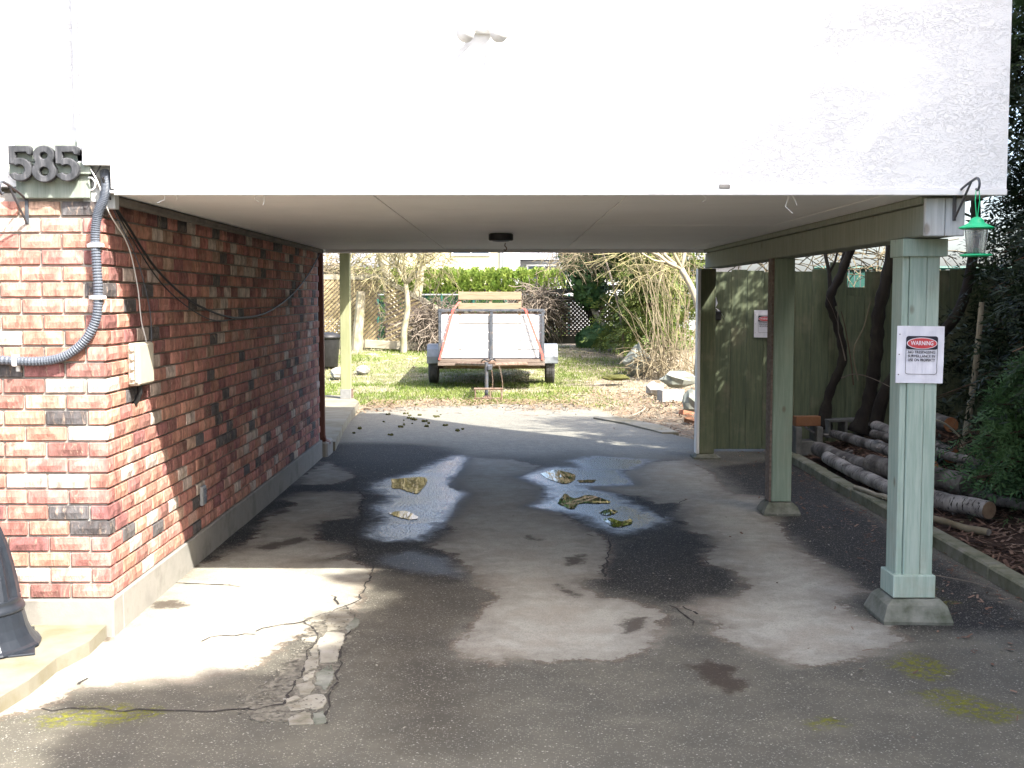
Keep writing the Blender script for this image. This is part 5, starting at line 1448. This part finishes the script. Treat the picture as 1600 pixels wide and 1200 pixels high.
for xx, d in ((-.29, 0), (-.16, .05)):
    mb = MB()
    for i in range(16):
        u = i / 15
        c = Vector((xx + .03 * math.sin(u * 3) + d * u, 19.1 - .05 * u, .55 - .5 * u))
        ring = [c + Vector((.008 * math.cos(a) * (1 if i % 2 else .3), .008 * math.cos(a) * (.3 if i % 2 else 1), .019 * math.sin(a))) for a in [2 * math.pi * k / 7 for k in range(8)]]
        mb.tube(ring, .0035, 4, cap=False)
    mb.build("chain", m_rust, tr)
pal = thing("wooden_rack", "raw wooden slatted rack standing up out of the trailer", "rack", (-.34, 21.62, .9))
for z0, z1 in ((1.60, 1.745), (1.40, 1.54), (1.1, 1.24)):
    MB().box(-.92, .23, 21.60, 21.622, z0, z1, .004).build("slat", m_pallet, pal)
for xx in (-.92, -.36, .17):
    MB().box(xx, xx + .055, 21.625, 21.71, .53, 1.75, .004).build("stile", m_pallet, pal)
for lab, pts in (("red ratchet strap over the trailer front, on the end by the patio", [(-.90, 21.595, 1.56), (-.98, 21.45, 1.45), (-1.0, 21.36, 1.43), (-1.17, 21.33, .80), (-1.25, 21.32, .52)]),
                 ("red ratchet strap over the trailer front, on the end by the rocks", [(.18, 21.70, 1.45), (.24, 21.45, 1.45), (.30, 21.36, 1.43), (.50, 21.33, .9), (.61, 21.32, .60), (.61, 21.32, .52)])):
    mb = MB()
    for a, b in zip(pts[:-1], pts[1:]):
        mb.add([(a[0] - .02, a[1], a[2]), (a[0] + .02, a[1], a[2]), (b[0] + .018, b[1], b[2]), (b[0] - .018, b[1], b[2]), (a[0] - .02, a[1] - .004, a[2]), (a[0] + .02, a[1] - .004, a[2]), (b[0] + .018, b[1] - .004, b[2]), (b[0] - .018, b[1] - .004, b[2])], [(0, 1, 2, 3), (7, 6, 5, 4), (0, 3, 7, 4), (1, 5, 6, 2)])
    tag(mb.build("ratchet_strap", m_red), lab, "strap")

# ------------------------------------------------------------------ grass
def grass(n, mat, name, label, seed, dens, hmin, hmax, xr=(-6, 6), yr=(16.9, 30)):
    g = np.random.default_rng(seed)
    x, y = g.uniform(*xr, n), g.uniform(*yr, n)
    k = g.random(n) < dens(x, y)
    x, y = x[k], y[k]; n = len(x)
    z = yard_h(x, y) - .045
    h = g.uniform(hmin, hmax, n); a = g.uniform(0, 6.283, n); w = g.uniform(.006, .014, n)
    t = np.stack([np.cos(a), np.sin(a), 0 * a], 1)
    lean = g.normal(0, .45, (n, 2)) * h[:, None]
    b = np.stack([x, y, z], 1)
    tip = b + np.stack([lean[:, 0], lean[:, 1], h], 1)
    v = np.stack([b - t * w[:, None], b + t * w[:, None], tip], 1).reshape(-1, 3)
    return tag(np_mesh(name, v, np.arange(3 * n).reshape(n, 3), mat), label, "grass", kind="stuff")
def lawn(x, y):
    d = .06 + .94 * sstep(.48, .68, vnoise(x, y, .8, 41) + .35 * (vnoise(x, y, 3, 42) - .5))
    d = d * sstep(17.6, 18.8, y + .4 * np.sin(x)) * (1 - .92 * sstep(.9, 1.7, x + .08 * (y - 22)))
    d = d + .9 * sstep(.5, .1, np.hypot((x - 1.7) / 1.2, (y - 25.0) / 1.8) - .5)
    return d
grass(125000, m_grass, "grass", "bright spring grass round the trailer", 51, lawn, .025, .08)
grass(90000, m_straw, "dead_grass", "bleached dead grass between the green turf", 52, lambda x, y: (.25 + .7 * sstep(.5, .3, vnoise(x, y, .8, 41))) * sstep(16.8, 18.0, y + .4 * np.sin(x)) * (1 - .6 * sstep(1.5, 3, x)), .02, .06)

# ------------------------------------------------------------------ lattice fence at the end of the yard
def lattice_fence(label, BLc, BRc, TLc, TRc, rail_mat, posts, spacing=.105, lat=None):
    t = thing("lattice_fence", label, "fence", BLc)
    BLc, BRc, TLc, TRc = map(Vector, (BLc, BRc, TLc, TRc))
    W, H = (BRc - BLc).length, max((TLc - BLc).length, (TRc - BRc).length)
    nrm = (BRc - BLc).cross(Vector((0, 0, 1))).normalized()
    at = lambda u, v: BLc * (1 - u) * (1 - v) + BRc * u * (1 - v) + TLc * (1 - u) * v + TRc * u * v
    for sgn, off, lm in ((1, .012, lat or m_lattice), (-1, -.004, m_sill_wood)):
        mb = MB()
        s = -H
        while s < W + H:
            # line x = s + sgn * y, clipped to the panel
            pts = []
            for y in np.linspace(0, H, 13):
                x = (s if sgn > 0 else s + H) + sgn * y
                if -0.001 <= x <= W + .001: pts.append((x / W, y / H))
            if len(pts) > 1:
                a, b = at(*pts[0]) + nrm * off, at(*pts[-1]) + nrm * off
                d = (b - a).normalized(); w = d.cross(nrm) * .026
                th = nrm * .004
                mb.add([a - w - th, a + w - th, b + w - th, b - w - th, a - w + th, a + w + th, b + w + th, b - w + th], [(0, 1, 2, 3), (7, 6, 5, 4), (0, 4, 5, 1), (2, 6, 7, 3), (1, 5, 6, 2), (0, 3, 7, 4)])
            s += spacing
        o = mb.build("lattice", lm, t); o["kind"] = "stuff"
    for a, b, wd in ((TLc, TRc, .06), (BLc, BRc, .10)):
        d = (b - a); z = Vector((0, 0, wd)); y = nrm * .03
        MB().add([a - y - z, b - y - z, b + y - z, a + y - z, a - y + z, b - y + z, b + y + z, a + y + z], [(3, 2, 1, 0), (4, 5, 6, 7), (0, 1, 5, 4), (2, 3, 7, 6), (1, 2, 6, 5), (0, 4, 7, 3)]).build("rail", rail_mat, t)
    for p, h in posts:
        MB().box(p[0] - .05, p[0] + .05, p[1] - .02, p[1] + .08, p[2] - .3, p[2] + h, .008).build("fence_post", rail_mat, t)
    return t
lattice_fence("standing tan lattice fence panel behind the porch post", (-7.0, 28.1, .55), (-3.02, 28.0, .55), (-7.0, 28.1, 2.14), (-3.02, 28.0, 2.12), m_rail, [((-5.2, 28.1, .4), 1.8)])
lattice_fence("sagging tan lattice fence panel behind the bare tree", (-2.98, 28.0, .52), (-1.0, 27.9, .42), (-2.95, 28.0, 2.08), (-1.0, 27.95, 1.02), m_rail, [((-1.0, 27.95, .4), .9)])
lattice_fence("shadowed lattice fence panel right behind the trailer", (.2, 29.4, .60), (3.2, 29.2, .60), (.2, 29.4, 1.62), (3.2, 29.2, 1.62), m_rail_dark, [((.75, 29.45, .4), 1.5), ((2.3, 29.4, .4), 1.5)], .10, m_sill_wood)  # darker lattice wood puts this panel's shadow side into the colour
bm = MB().add([(.7, 29.35, 1.70), (3.2, 29.2, 1.86), (3.2, 29.3, 1.86), (.7, 29.45, 1.70), (.7, 29.35, 1.82), (3.2, 29.2, 2.0), (3.2, 29.3, 2.0), (.7, 29.45, 1.82)], [(3, 2, 1, 0), (4, 5, 6, 7), (0, 1, 5, 4), (2, 3, 7, 6), (1, 2, 6, 5), (0, 4, 7, 3)]).build("fence_cap_beam", m_rail_dark)
tag(bm, "dark mossy beam capping the lattice behind the trailer", "beam")
kb = MB().box(-3.35, -1.62, 27.55, 27.62, .43, .62, .01, Matrix.Translation((-2.5, 27.6, .52)) @ Matrix.Rotation(.05, 4, 'Y') @ Matrix.Translation((2.5, -27.6, -.52))).build("kick_board", m_rail)
tag(kb, "loose pale kick board lying below the sagging lattice", "board")
st = thing("tree_stump", "pale split stump post standing against the lattice fence", "stump", (-3.5, 27.6, .4))
MB().tube([(-3.55, 27.6, .35), (-3.52, 27.6, .8), (-3.47, 27.62, 1.3), (-3.44, 27.62, 1.78)], [.14, .125, .115, .10], 9).build("trunk", m_moss_bark, st)
MB().box(-3.78, -3.68, 27.66, 27.74, .35, 1.45, .01).build("side_stake", m_sill_wood, st)

# ------------------------------------------------------------------ bare trees, brambles, hedge
def bare_tree(label, base, trunk_pts, r0, limbs, seed, bark=None, twig=None, depth=4, L0=1.1, bend=.28, up=.12, kids=(2, 3), group="bare trees at the end of the yard", spread=.75, thin=.012):
    t = thing("bare_tree", label, "tree", base, group)
    L = Limbs(seed)
    s = spline([Vector(base) + Vector(p) for p in trunk_pts], 6)
    L.mb.tube(s, [r0 * (1 - .35 * i / (len(s) - 1)) for i in range(len(s))], 9)
    for d, l in limbs:
        L.grow(s[-1], d, l, r0 * .5, depth, bend, up, kids, spread, 5, .7, thin)
    finish_tree(t, L, bark or m_moss_bark, twig or m_moss_twig)
    return t
bare_tree("small mossy bare tree branching low left of the trailer", (-2.42, 27.2, .4), [(0, 0, -.1), (.02, 0, .5), (.10, 0, 1.0), (.06, 0, 1.55)], .085, [((-.6, 0, 1), 1.0), ((.55, .1, 1), 1.1), ((.1, -.1, 1), 1.2), ((.9, .2, .6), 1.0), ((-.2, .3, 1), 1.0)], 61, L0=1.1)
bare_tree("thick pale trunk of bare tree behind the lattice, upright one", (-3.05, 31.0, .5), [(0, 0, -.1), (0, 0, .8), (-.12, 0, 1.6), (-.32, 0, 2.4)], .2, [((-.5, 0, 1), 1.3), ((.3, 0, 1), 1.4), ((0, -.2, 1), 1.2)], 62)
bare_tree("thick pale trunk leaning right behind the lattice", (-2.75, 30.9, .5), [(0, 0, -.1), (.12, 0, .6), (.38, 0, 1.3), (.45, 0, 2.0)], .16, [((.5, 0, 1), 1.3), ((-.2, 0, 1), 1.3), ((.9, 0, .7), 1.2)], 63)
bare_tree("thin bare sapling behind the pale stump", (-3.75, 29.5, .5), [(0, 0, 0), (.1, 0, .7), (.35, 0, 1.5), (.5, 0, 2.2)], .05, [((-.3, 0, 1), 1.0), ((.4, 0, 1), 1.0)], 64)
bare_tree("twiggy bare tree seen just right of the downspout", (-4.9, 30.5, .5), [(0, 0, 0), (.05, 0, .7), (0, 0, 1.3)], .06, [((-.4, 0, 1), 1.1), ((.4, 0, 1), 1.1), ((0, .3, 1), 1.2), ((.8, 0, .8), .9)], 65)
bare_tree("bare mossy tree reaching over the canes by the far post", (3.35, 21.0, .15), [(0, 0, 0), (.05, 0, .9), (-.05, 0, 1.5), (-.3, 0, 2.0)], .075, [((-1, .1, .5), 1.0), ((-.6, -.2, .8), 1.0), ((.2, 0, 1), 1.1), ((-.9, .5, .9), 1.0), ((-.8, -.4, .2), .8)], 66)
bare_tree("tangled bare branches hanging before the ivy trunk", (2.5, 25.5, .35), [(0, 0, 0), (-.1, 0, .9), (-.3, 0, 1.7), (-.5, 0, 2.3)], .03, [((-1, 0, .3), .9), ((-.8, -.2, .1), .8), ((.8, 0, .3), .9), ((-.3, 0, 1), .9)], 67, bark=m_grey_twig, twig=m_tan_twig)

def bramble(label, c, s, n, mat, seed, rad=.008, arch=.5, cat="shrub", name="bramble"):
    r = random.Random(seed)
    t = thing(name, label, cat, (c[0], c[1], c[2] - s[2]))
    mb = MB()
    for _ in range(n):
        while True:
            p = Vector((r.uniform(-1, 1), r.uniform(-1, 1), r.uniform(-1, 1)))
            if p.length < 1: break
        p = Vector((c[0] + p.x * s[0], c[1] + p.y * s[1], c[2] + p.z * s[2]))
        d = Vector((r.gauss(0, 1), r.gauss(0, .6), r.gauss(0, .7))).normalized()
        pts = [p]
        for k in range(5):
            d = (d + Vector((r.uniform(-arch, arch), r.uniform(-arch, arch), r.uniform(-arch, arch) - .12))).normalized()
            pts.append(pts[-1] + d * r.uniform(.08, .16))
        mb.tube(pts, rad * r.uniform(.6, 1.3), 3, cap=False)
    mb.build("stems", mat, t)
    return t
bramble("brown bramble heap tumbling over the fence right of rack", (.60, 28.6, 1.42), (.6, .4, .5), 420, m_grey_twig, 71, .010)
bramble("brown bramble tangle on the sagging lattice by the bare tree", (-1.75, 27.5, 1.0), (.55, .25, .5), 420, m_grey_twig, 72, .009)
bramble("low bramble bank along the fence behind the bare tree", (-1.6, 29.2, 1.12), (1.6, .4, .3), 450, m_grey_twig, 73, .010)
bramble("grey twiggy thicket above the fence by the porch post", (-4.3, 29.4, 1.9), (1.1, .5, .9), 900, m_tan_twig, 74, .008)
bramble("fine mossy twigs spreading from the small bare tree", (-2.5, 27.3, 2.55), (1.3, .5, .62), 520, m_moss_twig, 76, .006, .22)
bramble("mossy twig tangle hanging over canes near the far post", (2.9, 24.2, 2.45), (.9, .6, .6), 230, m_moss_twig, 77, .007, .25)
bramble("bare twigs reaching over hedge beside the ivy trunk", (1.5, 26.5, 2.6), (.7, .4, .4), 170, m_tan_twig, 78, .006, .22)
bramble("grey vine stems hanging off the fence corner", (1.05, 28.9, 1.35), (.2, .2, .5), 160, m_tan_twig, 75, .010)

def leaf_shell(c, s, n, size, seed, flat=.75):
    """points and outward directions on a rounded box shell"""
    g = np.random.default_rng(seed)
    p = g.normal(0, 1, (n, 3)); p /= np.linalg.norm(p, axis=1, keepdims=True)
    q = np.sign(p) * np.abs(p) ** flat
    q /= np.max(np.abs(q), axis=1, keepdims=True) ** .72
    k = g.uniform(.86, 1.04, n) * (1 + .06 * np.sin(q[:, 0] * s[0] * 9) )
    return np.array(c) + q * np.array(s) * k[:, None], p + g.normal(0, .4, (n, 3))
hedge = thing("hedge", "clipped bright green cedar hedge below the cream house", "hedge", (-1.4, 36.3, .5))
MB().box(-4.6, .78, 36.0, 36.7, .5, 2.05, .2).build("inner_stems", m_bark, hedge)
C, A = [], []
xx = -4.8
q = 0
while xx < 1.0:
    w = random.uniform(.24, .34)
    a, b = leaf_shell((xx + w, 36.25 + random.uniform(-.06, .06), 1.4), (w * 1.15, .52, .94 + random.uniform(-.03, .03)), 1500, .1, 300 + q)
    C.append(a); A.append(b + np.array([0, 0, .9]))
    xx += w * 1.7; q += 1
spray_mesh("foliage", np.concatenate(C), np.concatenate(A), .16, m_hedge, hedge, 9, 4, .35, 0)

ivy = thing("ivy_tree", "leaning dark trunk smothered in glossy ivy right of trailer", "tree", (2.35, 29.0, .45))
MB().tube(spline([(2.30, 29.0, .4), (2.15, 28.9, 1.0), (1.85, 28.9, 1.7), (1.75, 28.9, 2.5), (1.9, 28.9, 3.6)], 6), [.16 - .003 * i for i in range(25)], 9).build("trunk", m_bark, ivy, smooth=True)
MB().tube(spline([(2.55, 28.6, .42), (2.3, 28.6, .9), (2.05, 28.7, 1.35), (1.9, 28.7, 1.9)], 6), [.09 - .002 * i for i in range(19)], 8).build("side_stem", m_moss_bark, ivy, smooth=True)
g = np.random.default_rng(81)
cen = np.array([[1.9, 28.75, 2.2], [1.75, 28.7, 2.7], [2.2, 28.75, 2.6], [2.0, 28.75, 1.75], [2.05, 28.8, 3.2], [2.45, 28.8, 2.9], [1.65, 28.8, 3.3], [2.2, 28.7, .75], [1.95, 28.7, .6]])
rad = np.array([.62, .6, .55, .42, .7, .65, .6, .3, .32])
k = g.integers(0, len(cen), 12000)
d = g.normal(0, 1, (12000, 3)); d /= np.linalg.norm(d, axis=1, keepdims=True)
P_ = cen[k] + d * (rad[k] * g.uniform(.6, 1.1, 12000))[:, None]
sz = g.uniform(.04, .075, 12000)
u = np.cross(d, g.normal(0, 1, (12000, 3))); u /= np.linalg.norm(u, axis=1, keepdims=True)
w = np.cross(d, u)
v = np.stack([P_ - u * sz[:, None], P_ - w * sz[:, None] * .8, P_ + u * sz[:, None], P_ + w * sz[:, None] * .8], 1).reshape(-1, 3)
np_mesh("leaves", v, np.arange(len(v)).reshape(-1, 4), m_ivy, ivy)
cedar("yellow green conifer between the ivy trunk and canes", (2.85, 27.2, .42), 5.0, .85, 9000, .16, 91, .15, m_conifer, None, 6, .22, .07)
cedar("dark conifer rising behind the bare canes", (3.75, 27.6, .42), 6.0, 1.1, 8000, .18, 92, .2, m_conifer, None, 6, .22, .08)
canes = thing("cane_shrub", "tall clump of bare tan canes beside the far post", "shrub", (3.3, 23.4, .15))
r = random.Random(95)
mb = MB()
for _ in range(60):
    bx_, by_ = 3.25 + r.gauss(0, .28), 23.4 + r.gauss(0, .35)
    tx, ty, h = bx_ + r.gauss(-.2, .55), by_ + r.gauss(0, .3), r.uniform(1.4, 3.2)
    mb.tube([(bx_, by_, .08), ((bx_ * 2 + tx) / 3 + r.gauss(0, .04), by_, h * .4), ((bx_ + tx * 2) / 3, ty, h * .75), (tx + r.gauss(0, .15), ty, h)], [.010, .008, .006, .002], 4, cap=False)
mb.build("stems", m_tan_twig, canes)
cedar("loose yellow green conifer just left of the canes", (3.0, 25.2, .3), 4.2, .7, 6000, .15, 93, .3, m_conifer, None, 6, .2, .05)
bramble("twigs and vines poking up beyond the green fence", (4.1, 14.6, 2.2), (1.2, .4, .35), 170, m_tan_twig, 79, .007, .3)
bramble("fallen dry stems heaped below the tan canes", (2.95, 23.4, .4), (.5, .5, .3), 110, m_tan_twig, 96, .009)

# ------------------------------------------------------------------ houses beyond the hedge
def window(parent, x0, x1, z0, z1, y, mat=m_dark_glass):
    f_ = MB().box(x0 - .07, x1 + .07, y - .06, y - .002, z0 - .07, z0, .004).box(x0 - .07, x1 + .07, y - .06, y - .002, z1, z1 + .07, .004).box(x0 - .07, x0, y - .06, y - .002, z0, z1).box(x1, x1 + .07, y - .06, y - .002, z0, z1).box((x0 + x1) / 2 - .03, (x0 + x1) / 2 + .03, y - .055, y - .002, z0, z1).build("window_frame", m_trim, parent)
    MB().box(x0, (x0 + x1) / 2 - .031, y - .03, y - .004, z0, z1).build("pane", mat, f_)
    MB().box((x0 + x1) / 2 + .031, x1, y - .03, y - .004, z0, z1).build("pane", mat, f_)
def gable(parent, x0, x1, y0, y1, z0, rise, mat):
    """a roof whose ridge runs along X"""
    ym = (y0 + y1) / 2
    mb = MB().add([(x0, y0, z0), (x1, y0, z0), (x1, ym, z0 + rise), (x0, ym, z0 + rise), (x1, y1, z0), (x0, y1, z0), (x0, y0, z0 - .12), (x1, y0, z0 - .12), (x1, y1, z0 - .12), (x0, y1, z0 - .12)],
        [(0, 1, 2, 3), (3, 2, 4, 5), (6, 7, 1, 0), (8, 9, 5, 4), (9, 8, 7, 6), (0, 3, 5, 9, 6), (1, 7, 8, 4, 2)])
    return mb.build("roof", mat, parent)
h1 = thing("neighbour_house", "cream two storey house with white framed window above hedge", "house", (-4, 44, .3))
MB().box(-8.5, -.33, 44, 52, -.2, 5.6).build("wall", m_house_cream, h1)
window(h1, -2.05, -.75, 3.25, 4.3, 44)
window(h1, -6.2, -4.6, 3.2, 4.4, 44)
MB().box(-.33, -.25, 43.93, 44.0, 0, 5.6).build("downspout", m_house_grey, h1)
gable(h1, -9.1, .2, 43.4, 52.6, 5.65, 1.9, m_shingle)
h2 = thing("neighbour_house", "low white house with grey roof right of the cream one", "house", (3.2, 45, .3))
MB().box(-.2, .42, 44.6, 52, -.2, 4.4).build("wall", m_house_white, h2)
MB().box(.43, 9.0, 46, 54, -.2, 3.05).build("wall", m_house_grey, h2)
window(h2, .75, 2.0, 2.15, 2.85, 46)
MB().box(1.45, 4.6, 43.5, 45.9, -.2, 2.55).build("porch_wall", m_house_white, h2)
MB().box(1.35, 4.7, 43.3, 45.95, 2.552, 2.62, .01).build("porch_roof", m_trim, h2)
gable(h2, .2, 9.4, 45.3, 54.6, 3.2, 1.9, m_shingle)
h3 = thing("neighbour_house", "pale grey roofed bungalow behind the porch post trees", "house", (-11, 40, .3))
MB().box(-16, -4.6, 40, 47, -.2, 2.55).build("wall", m_house_white, h3)
window(h3, -6.3, -5.2, 1.2, 2.2, 40)
gable(h3, -16.5, -4.2, 39.4, 47.6, 2.72, 2.2, m_shingle)
tf = thing("chain_link_fence", "dark teal chain link fence below the clipped hedge", "fence", (-2.5, 33.5, .5))
for i in range(9):
    MB().tube([(-5.5 + i * .9, 33.5, .3), (-5.5 + i * .9, 33.5, 1.75)], .03, 6).build("fence_post", m_teal, tf)
MB().tube([(-5.6, 33.5, 1.72), (1.8, 33.5, 1.72)], .022, 6).build("top_rail", m_metal_grey, tf)
mb = MB()
for i in range(110):
    x0 = -5.5 + i * .066
    for s in (-1, 1):
        a, b = Vector((x0, 33.5, .45)), Vector((x0 + s * 1.2, 33.5, 1.7))
        mb.tube([a, b], .004, 3, cap=False)
o = mb.build("wire_mesh", m_teal, tf); o["kind"] = "stuff"
# tall trees behind the houses close the skyline
for q, (x_, y_, H, lab) in enumerate(((-14, 58, 9, "far bare tree behind the grey roofed bungalow"), (6, 60, 10, "far bare tree behind the low white house"))):
    bare_tree(lab, (x_, y_, .3), [(0, 0, 0), (.1, 0, 2), (.2, 0, 4)], .25, [((-.4, 0, 1), 2.6), ((.4, 0, 1), 2.6), ((0, .4, 1), 2.8)], 400 + q, twig=m_grey_twig, depth=3, group=None)
